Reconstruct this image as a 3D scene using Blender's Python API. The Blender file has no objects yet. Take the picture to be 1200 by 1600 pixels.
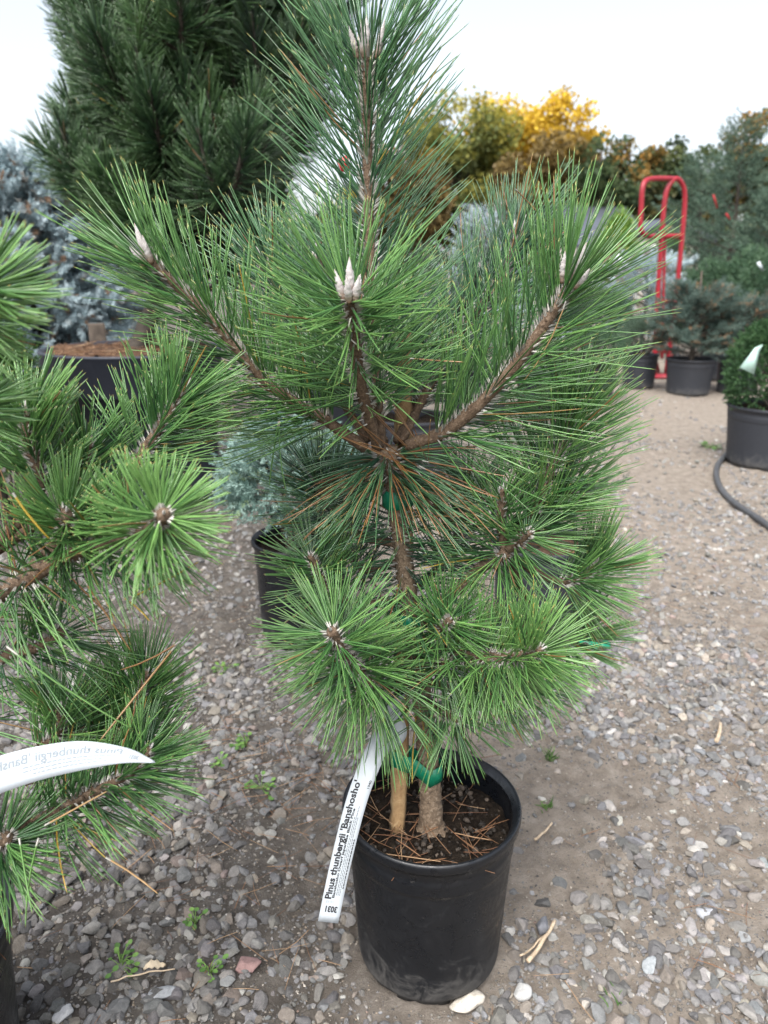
import bpy, bmesh, math, random
import numpy as np
from mathutils import Vector

# ------------------------------------------------------------------ camera, sky, sun, exposure
S = bpy.context.scene
COL = S.collection
TILT = math.radians(17.7)
CAM_Z = 1.0
cam_d = bpy.data.cameras.new('camera'); cam = bpy.data.objects.new('camera', cam_d); COL.objects.link(cam)
cam.location = (0, 0, CAM_Z); cam.rotation_euler = (math.radians(90) - TILT, 0, 0)
cam_d.sensor_fit = 'HORIZONTAL'; cam_d.sensor_width = 36; cam_d.lens = 36
cam_d.clip_start = 0.02; cam_d.clip_end = 1000
cam_d.dof.use_dof = True; cam_d.dof.focus_distance = 0.95; cam_d.dof.aperture_fstop = 8.2
S.camera = cam
SUN_EL, SUN_AZ = math.radians(58), math.radians(200)      # azimuth clockwise from +Y (north): behind the camera, to the left
W = bpy.data.worlds.new('World'); S.world = W; W.use_nodes = True
nt = W.node_tree; bg = nt.nodes['Background']
sky = nt.nodes.new('ShaderNodeTexSky'); sky.sky_type = 'NISHITA'; sky.sun_disc = False
sky.sun_elevation = SUN_EL; sky.sun_rotation = SUN_AZ
sky.air_density = 1.0; sky.dust_density = 3.5; sky.ozone_density = 1.0
hs = nt.nodes.new('ShaderNodeHueSaturation'); hs.inputs['Saturation'].default_value = 0.45
nt.links.new(sky.outputs[0], hs.inputs['Color']); nt.links.new(hs.outputs[0], bg.inputs['Color'])
bg.inputs['Strength'].default_value = 0.125
sd = bpy.data.lights.new('sun', 'SUN'); sd.energy = 2.3; sd.angle = math.radians(50); sd.color = (1.0, 0.975, 0.945)
so = bpy.data.objects.new('sun', sd); COL.objects.link(so)
_d = Vector((math.sin(SUN_AZ) * math.cos(SUN_EL), math.cos(SUN_AZ) * math.cos(SUN_EL), math.sin(SUN_EL)))
so.rotation_euler = _d.to_track_quat('Z', 'Y').to_euler(); so.location = (0, 0, 6)
S.view_settings.view_transform = 'Standard'; S.view_settings.look = 'None'
S.view_settings.gamma = 1; S.view_settings.use_curve_mapping = False
S.view_settings.exposure = 1.38
S.cycles.max_bounces = 6; S.cycles.diffuse_bounces = 3; S.cycles.glossy_bounces = 2; S.cycles.transmission_bounces = 3
S.cycles.use_denoising = True

# ------------------------------------------------------------------ where a thing stands: bearing and distance read off the photograph
F = 1200.0
_ct, _st = math.cos(TILT), math.sin(TILT)
def P(px, py, Y):
    a, b = (px - 600) / F, (800 - py) / F
    d = np.array([a, _ct + b * _st, -_st + b * _ct])
    d *= Y / d[1]
    return np.array([d[0], d[1], d[2] + CAM_Z])
def G(px, py):                                    # a point on the ground
    a, b = (px - 600) / F, (800 - py) / F
    d = np.array([a, _ct + b * _st, -_st + b * _ct])
    d *= CAM_Z / -d[2]
    return np.array([d[0], d[1], 0.0])
def nrm(v):
    v = np.asarray(v, float)
    return v / np.maximum(np.linalg.norm(v, axis=-1, keepdims=True), 1e-9)
def rs(seed): return np.random.RandomState(seed)

# ------------------------------------------------------------------ mesh helpers
def tag(o, label=None, cat=None, group=None, kind=None):
    if label: o['label'] = label
    if cat: o['category'] = cat
    if group: o['group'] = group
    if kind: o['kind'] = kind
    return o
def make_mesh(name, V, faces, mats, smooth=True, col=None, org=None, midx=None):
    V = np.asarray(V, np.float64).reshape(-1, 3)
    if org is not None: V = V - np.asarray(org)
    if isinstance(faces, np.ndarray): faces = [faces]
    me = bpy.data.meshes.new(name)
    me.vertices.add(len(V)); me.vertices.foreach_set('co', V.astype(np.float32).ravel())
    idx, tot = [], []
    for f in faces:
        if isinstance(f, np.ndarray):
            idx.append(f.ravel()); tot.append(np.full(len(f), f.shape[1]))
        else:
            idx.append(np.asarray(f)); tot.append(np.array([len(f)]))
    idx = np.concatenate(idx).astype(np.int32); tot = np.concatenate(tot).astype(np.int32)
    me.loops.add(len(idx)); me.loops.foreach_set('vertex_index', idx)
    me.polygons.add(len(tot)); st = np.zeros(len(tot), np.int32); st[1:] = np.cumsum(tot)[:-1]
    me.polygons.foreach_set('loop_start', st); me.polygons.foreach_set('loop_total', tot)
    if smooth: me.polygons.foreach_set('use_smooth', np.ones(len(tot), bool))
    for m in (mats if isinstance(mats, (list, tuple)) else [mats]): me.materials.append(m)
    if midx is not None: me.polygons.foreach_set('material_index', np.asarray(midx, np.int32))
    if col is not None:
        ca = me.color_attributes.new('Col', 'FLOAT_COLOR', 'POINT')
        c = np.ones((len(V), 4), np.float32); c[:, :col.shape[1]] = col
        ca.data.foreach_set('color', c.ravel())
    me.update(); me.validate()
    return me
def obj(name, me, parent=None, loc=None):
    o = bpy.data.objects.new(name, me); COL.objects.link(o)
    if parent is not None: o.parent = parent
    if loc is not None: o.location = loc
    return o
def thing(name, loc, label, cat, group=None):
    o = bpy.data.objects.new(name, None); COL.objects.link(o); o.location = loc
    o.empty_display_size = 0.05
    return tag(o, label, cat, group)
class MB:                                        # collects pieces of one mesh
    def __init__(s): s.V, s.F, s.C, s.n = [], [], [], 0
    def add(s, V, faces, col=None):
        V = np.asarray(V, float).reshape(-1, 3)
        for f in (faces if isinstance(faces, list) else [faces]): s.F.append(np.asarray(f) + s.n)
        s.V.append(V); s.n += len(V)
        s.C.append(np.ones((len(V), 3)) if col is None else np.broadcast_to(np.asarray(col, float), (len(V), 3)))
    def mesh(s, name, mats, smooth=True, org=None):
        return make_mesh(name, np.concatenate(s.V), s.F, mats, smooth, np.concatenate(s.C), org)
def spline(pts, n):
    p = np.asarray(pts, float)
    if len(p) == 2: return p[0] + (p[1] - p[0]) * np.linspace(0, 1, n)[:, None]
    q = np.vstack([2 * p[0] - p[1], p, 2 * p[-1] - p[-2]])
    out = []
    for u in np.linspace(0, len(p) - 1, n):
        i = min(int(u), len(p) - 2); t = u - i
        a, b, c, d = q[i], q[i + 1], q[i + 2], q[i + 3]
        out.append(.5 * ((2 * b) + (c - a) * t + (2 * a - 5 * b + 4 * c - d) * t * t + (3 * b - a - 3 * c + d) * t ** 3))
    return np.array(out)
def frames(p):
    T = nrm(np.gradient(p, axis=0))
    U = np.zeros_like(T); u = np.cross(T[0], [0.31, 0.92, 0.21]); u = u / np.linalg.norm(u)
    for i in range(len(T)):
        u = u - T[i] * np.dot(u, T[i]); u = u / max(np.linalg.norm(u), 1e-9); U[i] = u
    return T, U, np.cross(T, U)
def tube(p, r, k=8, rough=0.0, seed=0, closed=False, cap=True):
    p = np.asarray(p, float); n = len(p); r = np.broadcast_to(np.asarray(r, float), (n,))
    T, U, Vv = frames(p)
    a = np.arange(k) * 2 * np.pi / k
    rr = r[:, None] * (1 + rough * (rs(seed).rand(n, k) - .5))
    ring = p[:, None] + rr[..., None] * (np.cos(a)[None, :, None] * U[:, None] + np.sin(a)[None, :, None] * Vv[:, None])
    V = ring.reshape(-1, 3); m = n if closed else n - 1
    i = np.arange(m)[:, None] * k; j = np.arange(k)[None]; j2 = (j + 1) % k; i2 = (np.arange(m)[:, None] + 1) % n * k
    Q = np.stack([i + j, i + j2, i2 + j2, i2 + j], -1).reshape(-1, 4)
    fs = [Q]
    if cap and not closed: fs += [np.arange(k)[::-1][None], (np.arange(k) + (n - 1) * k)[None]]
    return V, fs
def lathe(prof, k=64, wob=None):
    prof = np.asarray(prof, float); n = len(prof)
    a = np.arange(k) * 2 * np.pi / k
    V = np.stack([prof[:, 0, None] * np.cos(a), prof[:, 0, None] * np.sin(a), np.broadcast_to(prof[:, 1, None], (n, k))], -1).reshape(-1, 3)
    i = np.arange(n - 1)[:, None] * k; j = np.arange(k)[None]; j2 = (j + 1) % k
    Q = np.stack([i + j, i + j2, i + k + j2, i + k + j], -1).reshape(-1, 4)
    return V, Q
def box(c, s):
    c, s = np.asarray(c, float), np.asarray(s, float) / 2
    V = np.array([[x, y, z] for x in (-1, 1) for y in (-1, 1) for z in (-1, 1)]) * s + c
    return V, np.array([[0, 1, 3, 2], [4, 6, 7, 5], [0, 4, 5, 1], [2, 3, 7, 6], [0, 2, 6, 4], [1, 5, 7, 3]])
def vnoise(x, y, seed=0):                        # smooth value noise
    r = rs(seed).rand(256, 256)
    xi, yi = np.floor(x).astype(int), np.floor(y).astype(int); fx, fy = x - xi, y - yi
    fx, fy = fx * fx * (3 - 2 * fx), fy * fy * (3 - 2 * fy)
    g = lambda i, j: r[i % 256, j % 256]
    return (g(xi, yi) * (1 - fx) + g(xi + 1, yi) * fx) * (1 - fy) + (g(xi, yi + 1) * (1 - fx) + g(xi + 1, yi + 1) * fx) * fy

# ------------------------------------------------------------------ materials
def new_mat(name):
    m = bpy.data.materials.new(name); m.use_nodes = True
    return m, m.node_tree, m.node_tree.nodes['Principled BSDF']
def nd(t, typ, **kw):
    n = t.nodes.new(typ)
    for k, v in kw.items(): setattr(n, k, v)
    return n
def ramp(t, fac, stops, interp='LINEAR'):
    n = nd(t, 'ShaderNodeValToRGB'); e = n.color_ramp; e.interpolation = interp
    while len(e.elements) < len(stops): e.elements.new(0.5)
    for el, (p, c) in zip(e.elements, stops):
        el.position = p; el.color = (c[0], c[1], c[2], 1) if not np.isscalar(c) else (c, c, c, 1)
    t.links.new(fac, n.inputs[0]); return n.outputs[0]
def noise(t, scale, detail=4, rough=.6, vec=None, dist=0):
    n = nd(t, 'ShaderNodeTexNoise'); n.inputs['Scale'].default_value = scale
    n.inputs['Detail'].default_value = detail; n.inputs['Roughness'].default_value = rough; n.inputs['Distortion'].default_value = dist
    if vec is not None: t.links.new(vec, n.inputs['Vector'])
    return n.outputs[0]
def mixc(t, fac, a, b, mode='MIX'):
    n = nd(t, 'ShaderNodeMix', data_type='RGBA', blend_type=mode)
    for s, v in ((n.inputs[0], fac), (n.inputs[6], a), (n.inputs[7], b)):
        if hasattr(v, 'is_linked'): t.links.new(v, s)
        elif np.isscalar(v): s.default_value = v
        else: s.default_value = (*v, 1)
    return n.outputs[2]
def bump(t, b, h, strength=.3, dist=.01):
    n = nd(t, 'ShaderNodeBump'); n.inputs['Strength'].default_value = strength; n.inputs['Distance'].default_value = dist
    t.links.new(h, n.inputs['Height']); t.links.new(n.outputs[0], b.inputs['Normal'])
def ocoord(t): return nd(t, 'ShaderNodeTexCoord').outputs['Object']
def plain(name, c, rough=.6, var=.15, scale=30, spec=.5):
    m, t, b = new_mat(name)
    f = noise(t, scale, 5, .6, ocoord(t))
    c = np.array(c)
    t.links.new(ramp(t, f, [(.3, c * (1 - var)), (.7, np.minimum(c * (1 + var), 1))]), b.inputs['Base Color'])
    b.inputs['Roughness'].default_value = rough; b.inputs['Specular IOR Level'].default_value = spec
    return m
def needle_mat(name, dark, mid, light, tip=(.42, .36, .10), sheath=(.62, .60, .54), rough=.38, transl=.15):
    m, t, b = new_mat(name)
    at = nd(t, 'ShaderNodeAttribute', attribute_name='Col'); sep = nd(t, 'ShaderNodeSeparateColor')
    t.links.new(at.outputs['Color'], sep.inputs[0]); r, g, bl = sep.outputs
    c = ramp(t, r, [(0, dark), (.5, mid), (1, light)])
    base = ramp(t, g, [(0, .0), (.35, .0), (.95, 1)])
    c = mixc(t, base, c, mixc(t, .5, c, light))
    c = mixc(t, ramp(t, bl, [(.0, 0), (.05, 0), (.2, 1), (1, 1)]), c, ramp(t, bl, [(.3, (.40, .30, .05)), (.45, (.45, .30, .04)), (.6, (.22, .10, .04)), (.8, (.30, .15, .06)), (1, (.38, .24, .11))]))
    c = mixc(t, ramp(t, g, [(.955, 0), (.985, 1)]), c, tip)
    sh_ = np.array(sheath); c = mixc(t, ramp(t, g, [(.07, 1), (.10, 0)]), c, ramp(t, r, [(.1, sh_ * .35), (.45, sh_ * .6), (.8, sh_)]))
    t.links.new(c, b.inputs['Base Color']); b.inputs['Roughness'].default_value = rough
    b.inputs['Specular IOR Level'].default_value = .85
    tr = nd(t, 'ShaderNodeBsdfTranslucent'); t.links.new(c, tr.inputs['Color'])
    mx = nd(t, 'ShaderNodeMixShader'); mx.inputs[0].default_value = transl
    t.links.new(b.outputs[0], mx.inputs[1]); t.links.new(tr.outputs[0], mx.inputs[2])
    t.links.new(mx.outputs[0], t.nodes['Material Output'].inputs[0])
    return m
def foliage_mat(name, dark, mid, light, tip=None, rough=.55, transl=.2):
    m, t, b = new_mat(name)
    at = nd(t, 'ShaderNodeAttribute', attribute_name='Col'); sep = nd(t, 'ShaderNodeSeparateColor')
    t.links.new(at.outputs['Color'], sep.inputs[0]); r, g, bl = sep.outputs
    c = ramp(t, r, [(0, dark), (.5, mid), (1, light)])
    if tip is not None: c = mixc(t, ramp(t, bl, [(.90, 0), (.93, 1)]), c, tip)
    t.links.new(c, b.inputs['Base Color']); b.inputs['Roughness'].default_value = rough
    b.inputs['Specular IOR Level'].default_value = .3
    tr = nd(t, 'ShaderNodeBsdfTranslucent'); t.links.new(c, tr.inputs['Color'])
    mx = nd(t, 'ShaderNodeMixShader'); mx.inputs[0].default_value = transl
    t.links.new(b.outputs[0], mx.inputs[1]); t.links.new(tr.outputs[0], mx.inputs[2])
    t.links.new(mx.outputs[0], t.nodes['Material Output'].inputs[0])
    return m
def bark_mat(name, a, b_, c, scale=120):
    m, t, b = new_mat(name)
    v = ocoord(t); f = noise(t, scale, 6, .7, v, .6)
    t.links.new(ramp(t, f, [(.3, a), (.52, b_), (.7, c)]), b.inputs['Base Color'])
    b.inputs['Roughness'].default_value = .85; bump(t, b, f, .8, .003)
    return m
def pot_mat(name, c, dirt=(.10, .095, .085), h=.27, rough=.42, amount=.5):
    m, t, b = new_mat(name)
    v = ocoord(t); sep = nd(t, 'ShaderNodeSeparateXYZ'); t.links.new(v, sep.inputs[0])
    f1 = noise(t, 22, 10, .74, v, 1.6); f2 = noise(t, 90, 5, .7, v)
    zl = nd(t, 'ShaderNodeMapRange'); t.links.new(sep.outputs[2], zl.inputs[0])
    zl.inputs[1].default_value = 0; zl.inputs[2].default_value = h * .42; zl.inputs[3].default_value = .33 * amount * 2; zl.inputs[4].default_value = .0
    ad = nd(t, 'ShaderNodeMath', operation='ADD'); t.links.new(f1, ad.inputs[0]); t.links.new(zl.outputs[0], ad.inputs[1])
    k = ramp(t, ad.outputs[0], [(.63, 0), (.92, .8)])
    sp = ramp(t, f2, [(.66, 0), (.74, .5)])
    cc = mixc(t, k, c, dirt); cc = mixc(t, sp, cc, dirt)
    t.links.new(cc, b.inputs['Base Color'])
    t.links.new(ramp(t, ad.outputs[0], [(.4, rough), (.8, .8)]), b.inputs['Roughness'])
    b.inputs['Specular IOR Level'].default_value = .5
    bump(t, b, f2, .12, .002)
    return m

M = {}
M['needle'] = needle_mat('pine_needle', (.018, .066, .022), (.058, .165, .046), (.175, .345, .095), rough=.30)
M['needle_blue'] = needle_mat('pine_needle_cool', (.014, .054, .028), (.046, .136, .058), (.140, .285, .120), rough=.30)
M['needle_dark'] = needle_mat('dark_pine_needle', (.009, .030, .015), (.030, .080, .032), (.095, .180, .065), tip=(.07, .10, .04), sheath=(.05, .05, .035), transl=.08)
M['twig'] = bark_mat('shoot_bark', (.045, .028, .018), (.125, .080, .048), (.26, .195, .14), 260)
M['bark'] = bark_mat('trunk_bark', (.06, .042, .028), (.19, .135, .088), (.34, .27, .195), 190)
M['bark_dark'] = bark_mat('dark_bark', (.02, .016, .013), (.05, .04, .03), (.09, .075, .06), 60)
M['stake'] = bark_mat('stake_wood', (.20, .115, .05), (.36, .23, .11), (.46, .33, .18), 70)
M['wood'] = bark_mat('weathered_wood', (.035, .026, .02), (.075, .058, .044), (.12, .095, .075), 20)
M['bud'] = None
def bud_mat():
    m, t, b = new_mat('bud_fuzz')
    at = nd(t, 'ShaderNodeAttribute', attribute_name='Col'); sep = nd(t, 'ShaderNodeSeparateColor'); t.links.new(at.outputs['Color'], sep.inputs[0])
    f = noise(t, 420, 3, .6, ocoord(t))
    c = ramp(t, sep.outputs[1], [(0, (.20, .10, .05)), (.22, (.34, .26, .21)), (.4, (.46, .43, .42)), (.9, (.52, .49, .48)), (1, (.40, .30, .25))])
    t.links.new(mixc(t, ramp(t, f, [(.45, 0), (.7, .5)]), c, (.30, .25, .23)), b.inputs['Base Color'])
    b.inputs['Roughness'].default_value = .9; bump(t, b, f, .6, .001)
    return m
M['bud'] = bud_mat()
M['pot'] = pot_mat('black_pot_plastic', (.0045, .0055, .0075), dirt=(.085, .080, .074), amount=.50, rough=.24)
M['pot_grey'] = pot_mat('grey_black_pot_plastic', (.022, .025, .032), dirt=(.10, .098, .095), rough=.5, amount=.55)
M['pot_big'] = pot_mat('large_pot_plastic', (.022, .026, .038), dirt=(.07, .07, .072), h=.7, rough=.45, amount=.3)
def soil_mat(name, a, b_, c, scale=60):
    m, t, b = new_mat(name); v = ocoord(t)
    f = noise(t, scale, 8, .75, v); f2 = noise(t, scale * 4, 4, .7, v)
    t.links.new(ramp(t, f, [(.3, a), (.5, b_), (.72, c)]), b.inputs['Base Color'])
    b.inputs['Roughness'].default_value = .95; b.inputs['Specular IOR Level'].default_value = .15
    bump(t, b, f2, 1.0, .006); return m
M['soil'] = soil_mat('potting_soil', (.006, .004, .003), (.018, .013, .009), (.055, .040, .028), 110)
M['mulch'] = soil_mat('brown_needle_mulch', (.03, .016, .010), (.085, .050, .032), (.15, .10, .068), 40)
def ground_mat():
    m, t, b = new_mat('packed_dirt'); v = ocoord(t)
    f = noise(t, 1.3, 4, .6, v, .4); f2 = noise(t, 26, 8, .72, v); f3 = noise(t, 160, 6, .75, v)
    f4 = noise(t, 420, 5, .8, v)
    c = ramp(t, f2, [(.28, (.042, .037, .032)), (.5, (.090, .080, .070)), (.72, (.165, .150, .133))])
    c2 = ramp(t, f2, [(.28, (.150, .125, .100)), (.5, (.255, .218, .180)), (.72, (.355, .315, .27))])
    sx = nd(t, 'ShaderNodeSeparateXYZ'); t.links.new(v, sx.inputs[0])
    # the dirt grows paler towards the right and darker towards the left
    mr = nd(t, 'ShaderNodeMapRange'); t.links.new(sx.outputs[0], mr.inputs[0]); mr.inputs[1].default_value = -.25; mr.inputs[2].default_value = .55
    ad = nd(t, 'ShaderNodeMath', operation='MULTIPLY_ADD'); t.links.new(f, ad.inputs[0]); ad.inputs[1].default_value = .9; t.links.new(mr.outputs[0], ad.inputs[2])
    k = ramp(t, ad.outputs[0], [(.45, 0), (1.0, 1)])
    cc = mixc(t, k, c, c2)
    sp = ramp(t, f3, [(.60, 0), (.75, .55)])
    cc = mixc(t, sp, cc, (.36, .34, .31)); cc = mixc(t, ramp(t, f3, [(.25, .6), (.38, 0)]), cc, (.05, .04, .032))
    t.links.new(cc, b.inputs['Base Color']); b.inputs['Roughness'].default_value = .95; b.inputs['Specular IOR Level'].default_value = .2
    hh = nd(t, 'ShaderNodeMath', operation='ADD'); t.links.new(f3, hh.inputs[0]); t.links.new(f4, hh.inputs[1])
    bump(t, b, hh.outputs[0], .9, .007); return m
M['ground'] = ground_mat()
def stone_mat(name, use_obj):
    m, t, b = new_mat(name); v = ocoord(t)
    if use_obj: c = nd(t, 'ShaderNodeObjectInfo').outputs['Color']
    else: c = nd(t, 'ShaderNodeAttribute', attribute_name='Col').outputs['Color']
    sc = 2.2 if use_obj else 130
    f = noise(t, sc, 6, .7, v); f2 = noise(t, sc * 6, 3, .7, v)
    k = ramp(t, f, [(.25, .62), (.5, 1.0), (.75, 1.28)])
    cc = mixc(t, 1.0, c, k, 'MULTIPLY')
    cc = mixc(t, ramp(t, f2, [(.58, 0), (.72, .35)]), cc, (.42, .41, .39))
    cc = mixc(t, ramp(t, f2, [(.28, .45), (.4, 0)]), cc, (.05, .05, .05))
    t.links.new(cc, b.inputs['Base Color']); b.inputs['Roughness'].default_value = .8; b.inputs['Specular IOR Level'].default_value = .3
    bump(t, b, f2, .5, .12 if use_obj else .002); return m
M['stone'] = stone_mat('gravel_stone', True); M['gravel'] = stone_mat('gravel_mass', False)
M['paper'] = plain('white_tag_plastic', (.43, .47, .50), .5, .06)
M['ink'] = plain('black_ink', (.015, .015, .018), .6, .0)
M['ink_pale'] = plain('show_through_ink', (.22, .25, .275), .6, .0)
M['green_tape'] = plain('green_tie_tape', (.006, .19, .10), .35, .2, 60)
M['red_tape'] = plain('red_ribbon', (.42, .02, .025), .45, .1)
M['red'] = plain('red_paint', (.27, .012, .022), .42, .15, 12)
M['rubber'] = plain('black_rubber', (.02, .02, .021), .7)
M['hose'] = plain('black_poly_hose', (.060, .063, .068), .55, .25, 20)
M['straw'] = foliage_mat('dry_needles', (.12, .055, .03), (.22, .115, .06), (.36, .24, .14), transl=0)
M['leafdead'] = plain('dead_leaf', (.55, .46, .33), .7, .2, 80)
M['weed'] = foliage_mat('weed_leaf', (.06, .13, .03), (.10, .20, .05), (.16, .28, .07))

# ------------------------------------------------------------------ ground with stones
def hgt(x, y):
    x = np.asarray(x, float); y = np.asarray(y, float)
    h = .012 * (vnoise(x * 2.1 + 40, y * 2.1 + 40, 1) - .5) + .010 * (vnoise(x * 7 + 9, y * 7 + 9, 2) - .5) + .005 * 2.6 * (vnoise(x * 24 + 80, y * 24 + 80, 3) - .5) + .0085 * (vnoise(x * 70 + 80, y * 70 + 80, 4) - .5)
    return h * np.clip(1.4 - y * .02, .2, 1)
def axis(lo, hi, d, far, g):
    a = list(np.arange(lo, hi, d)); s = d
    while a[-1] < far: s *= g; a.append(a[-1] + s)
    s = d; l = [a[0]]
    while l[-1] > -far: s *= g; l.append(l[-1] - s)
    return np.array(l[:0:-1] + a)
xs = axis(-1.3, 1.6, .0105, 400, 1.13); ys = axis(.45, 2.8, .0105, 400, 1.13)
gx, gy = np.meshgrid(xs, ys); nx, ny = len(xs), len(ys)
gv = np.stack([gx, gy, hgt(gx, gy)], -1).reshape(-1, 3)
ii = (np.arange(ny - 1)[:, None] * nx + np.arange(nx - 1)[None]).ravel()
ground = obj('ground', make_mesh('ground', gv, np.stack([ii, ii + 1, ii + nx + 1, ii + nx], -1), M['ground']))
tag(ground, 'packed grey brown dirt yard strewn with gravel', 'ground', kind='structure')

def ico(sub):
    bm = bmesh.new(); bmesh.ops.create_icosphere(bm, subdivisions=sub, radius=1)
    V = np.array([v.co[:] for v in bm.verts]); Fc = np.array([[v.index for v in f.verts] for f in bm.faces]); bm.free(); return V, Fc
ICO1, ICO2, ICO3 = ico(1), ico(2), ico(3)
def rock(base, seed, cuts=11):
    V, Fc = base; V = V.copy(); r = rs(seed)
    for _ in range(cuts):
        n = nrm(r.randn(3)); d = .46 + .36 * r.rand()
        s = V @ n - d; V = np.where(s[:, None] > 0, V - s[:, None] * n, V)
    V *= np.array([1, .62 + .35 * r.rand(), .45 + .3 * r.rand()])
    V += (.03 if len(V) < 100 else .012) * r.randn(*V.shape)
    return V, Fc
ROCK_HI = [rock(ICO2, 100 + i) for i in range(14)]
ROCK_LO = [rock(ICO1, 200 + i, 3) for i in range(10)]
PAL = np.array([(.20, .20, .20), (.145, .15, .16), (.27, .265, .255), (.10, .105, .115), (.33, .315, .29), (.225, .20, .17), (.40, .39, .37), (.17, .18, .195), (.29, .255, .215), (.24, .185, .165), (.13, .13, .125)])
PALW = np.array([16, 15, 11, 10, 5, 9, 3, 14, 4, 1.5, 11], float); PALW /= PALW.sum()
r = rs(5)
def dens(x, y):
    a = vnoise(x * 1.6 + 10, y * 1.6 + 10, 11) * .65 + vnoise(x * 4.5 + 10, y * 4.5 + 10, 12) * .35
    left = np.clip((.25 - x) / .6, 0, 1) * np.clip(2.3 - y, 0, 1)
    return np.clip((a - .43 + .22 * left) * 5.5, .07, 1)
def scatter(n, y0, y1, smin, smax, pw):
    y = np.sqrt(r.rand(n) * (y1 ** 2 - y0 ** 2) + y0 ** 2); x = (r.rand(n) * 2 - 1) * (.74 * y + .12)
    keep = r.rand(n) < dens(x, y); x, y = x[keep], y[keep]
    s = smin + (smax - smin) * r.rand(len(x)) ** pw
    return x, y, s
sets = [scatter(27000, .6, 2.0, .0036, .0190, 2.8), scatter(36000, 2.0, 5.0, .005, .017, 2.4), scatter(13000, 5.0, 10.5, .009, .021, 2.4)]
sx_, sy_, ss_ = [np.concatenate([q[i] for q in sets]) for i in range(3)]
# loose larger stones lying singly on the dirt
m_ = 260; y = np.sqrt(r.rand(m_) * (3.2 ** 2 - .6 ** 2) + .6 ** 2); x = (r.rand(m_) * 2 - 1) * (.62 * y + .1)
sx_ = np.append(sx_, x); sy_ = np.append(sy_, y); ss_ = np.append(ss_, .012 + .011 * r.rand(m_) ** 2)
POT0 = np.array([.068, .923]); POT1 = np.array([-.566, .69])
for c, rad in ((POT0, .125), (POT1, .125)):
    k = np.hypot(sx_ - c[0], sy_ - c[1]) > rad; sx_, sy_, ss_ = sx_[k], sy_[k], ss_[k]
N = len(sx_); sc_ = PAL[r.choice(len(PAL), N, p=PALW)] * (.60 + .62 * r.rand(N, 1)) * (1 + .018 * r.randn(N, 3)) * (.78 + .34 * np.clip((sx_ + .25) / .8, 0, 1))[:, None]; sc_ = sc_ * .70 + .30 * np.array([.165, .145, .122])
rot = r.rand(N) * 6.283; tl = .35 * r.randn(N, 2)
dist = np.sqrt(sx_ ** 2 + sy_ ** 2 + 1); infr = np.abs(sx_) < .5 * (sy_ * _ct + _st) + .02
app = np.where(infr & (sy_ > .8), ss_ / dist, 0); app[(np.abs(sx_ - .06) < .13) & (sy_ > .9) & (sy_ < 1.9)] = 0
big = set(np.argsort(-app)[:300])
stone_me = [make_mesh('stone', *rock(ICO3, 100 + i), M['stone']) for i in range(14)]
for me in stone_me: me.set_sharp_from_angle(angle=math.radians(24))
gb = MB()
rz = hgt(sx_, sy_); lf = .42 * r.rand(N) - .16
def rotm(a, tx, ty):
    ca, sa = np.cos(a), np.sin(a)
    return np.array([[ca, -sa, 0], [sa, ca, 0], [0, 0, 1]]) @ np.array([[1, 0, 0], [0, np.cos(tx), -np.sin(tx)], [0, np.sin(tx), np.cos(tx)]]) @ np.array([[np.cos(ty), 0, np.sin(ty)], [0, 1, 0], [-np.sin(ty), 0, np.cos(ty)]])
groups = {}
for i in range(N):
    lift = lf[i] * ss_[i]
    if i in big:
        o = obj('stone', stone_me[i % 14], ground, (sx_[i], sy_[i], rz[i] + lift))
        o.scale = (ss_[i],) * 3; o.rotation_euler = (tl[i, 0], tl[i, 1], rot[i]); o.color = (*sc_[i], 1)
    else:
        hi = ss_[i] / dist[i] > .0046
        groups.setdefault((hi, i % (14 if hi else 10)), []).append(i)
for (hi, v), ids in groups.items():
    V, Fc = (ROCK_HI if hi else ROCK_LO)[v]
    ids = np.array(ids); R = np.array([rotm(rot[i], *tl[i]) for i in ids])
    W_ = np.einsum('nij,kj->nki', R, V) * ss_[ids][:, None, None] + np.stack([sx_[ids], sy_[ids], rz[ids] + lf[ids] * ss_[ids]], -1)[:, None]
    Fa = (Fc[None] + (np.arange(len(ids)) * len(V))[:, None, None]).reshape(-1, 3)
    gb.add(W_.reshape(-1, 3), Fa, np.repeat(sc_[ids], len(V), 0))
# grit: splinters of stone a few millimetres across
n_ = 95000; y = np.sqrt(r.rand(n_) * (2.3 ** 2 - .6 ** 2) + .6 ** 2); x = (r.rand(n_) * 2 - 1) * (.66 * y + .1)
k = (r.rand(n_) < np.clip(dens(x, y) + .48, 0, 1)) & (np.hypot(x - POT0[0], y - POT0[1]) > .108) & (np.hypot(x - POT1[0], y - POT1[1]) > .108); x, y = x[k], y[k]; n_ = len(x)
oc = np.array([[1, 0, 0], [-.9, .2, 0], [0, .8, .1], [.1, -.75, 0], [0, 0, .6], [0, .1, -.6]]); of = np.array([[0, 2, 4], [2, 1, 4], [1, 3, 4], [3, 0, 4], [2, 0, 5], [1, 2, 5], [3, 1, 5], [0, 3, 5]])
a = r.rand(n_) * 6.28; sz = .0011 + .0026 * r.rand(n_) ** 2.5; q = oc[None] * sz[:, None, None] * (.7 + .6 * r.rand(n_, 6, 1))
q = np.stack([q[..., 0] * np.cos(a)[:, None] - q[..., 1] * np.sin(a)[:, None], q[..., 0] * np.sin(a)[:, None] + q[..., 1] * np.cos(a)[:, None], q[..., 2]], -1) + np.stack([x, y, hgt(x, y) + sz * .2], -1)[:, None]
gb.add(q.reshape(-1, 3), (of[None] + (np.arange(n_) * 6)[:, None, None]).reshape(-1, 3), np.repeat(PAL[r.choice(len(PAL), n_, p=PALW)] * (.5 + .5 * r.rand(n_, 1)) * np.array([1, .93, .84]), 6, 0))
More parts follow.
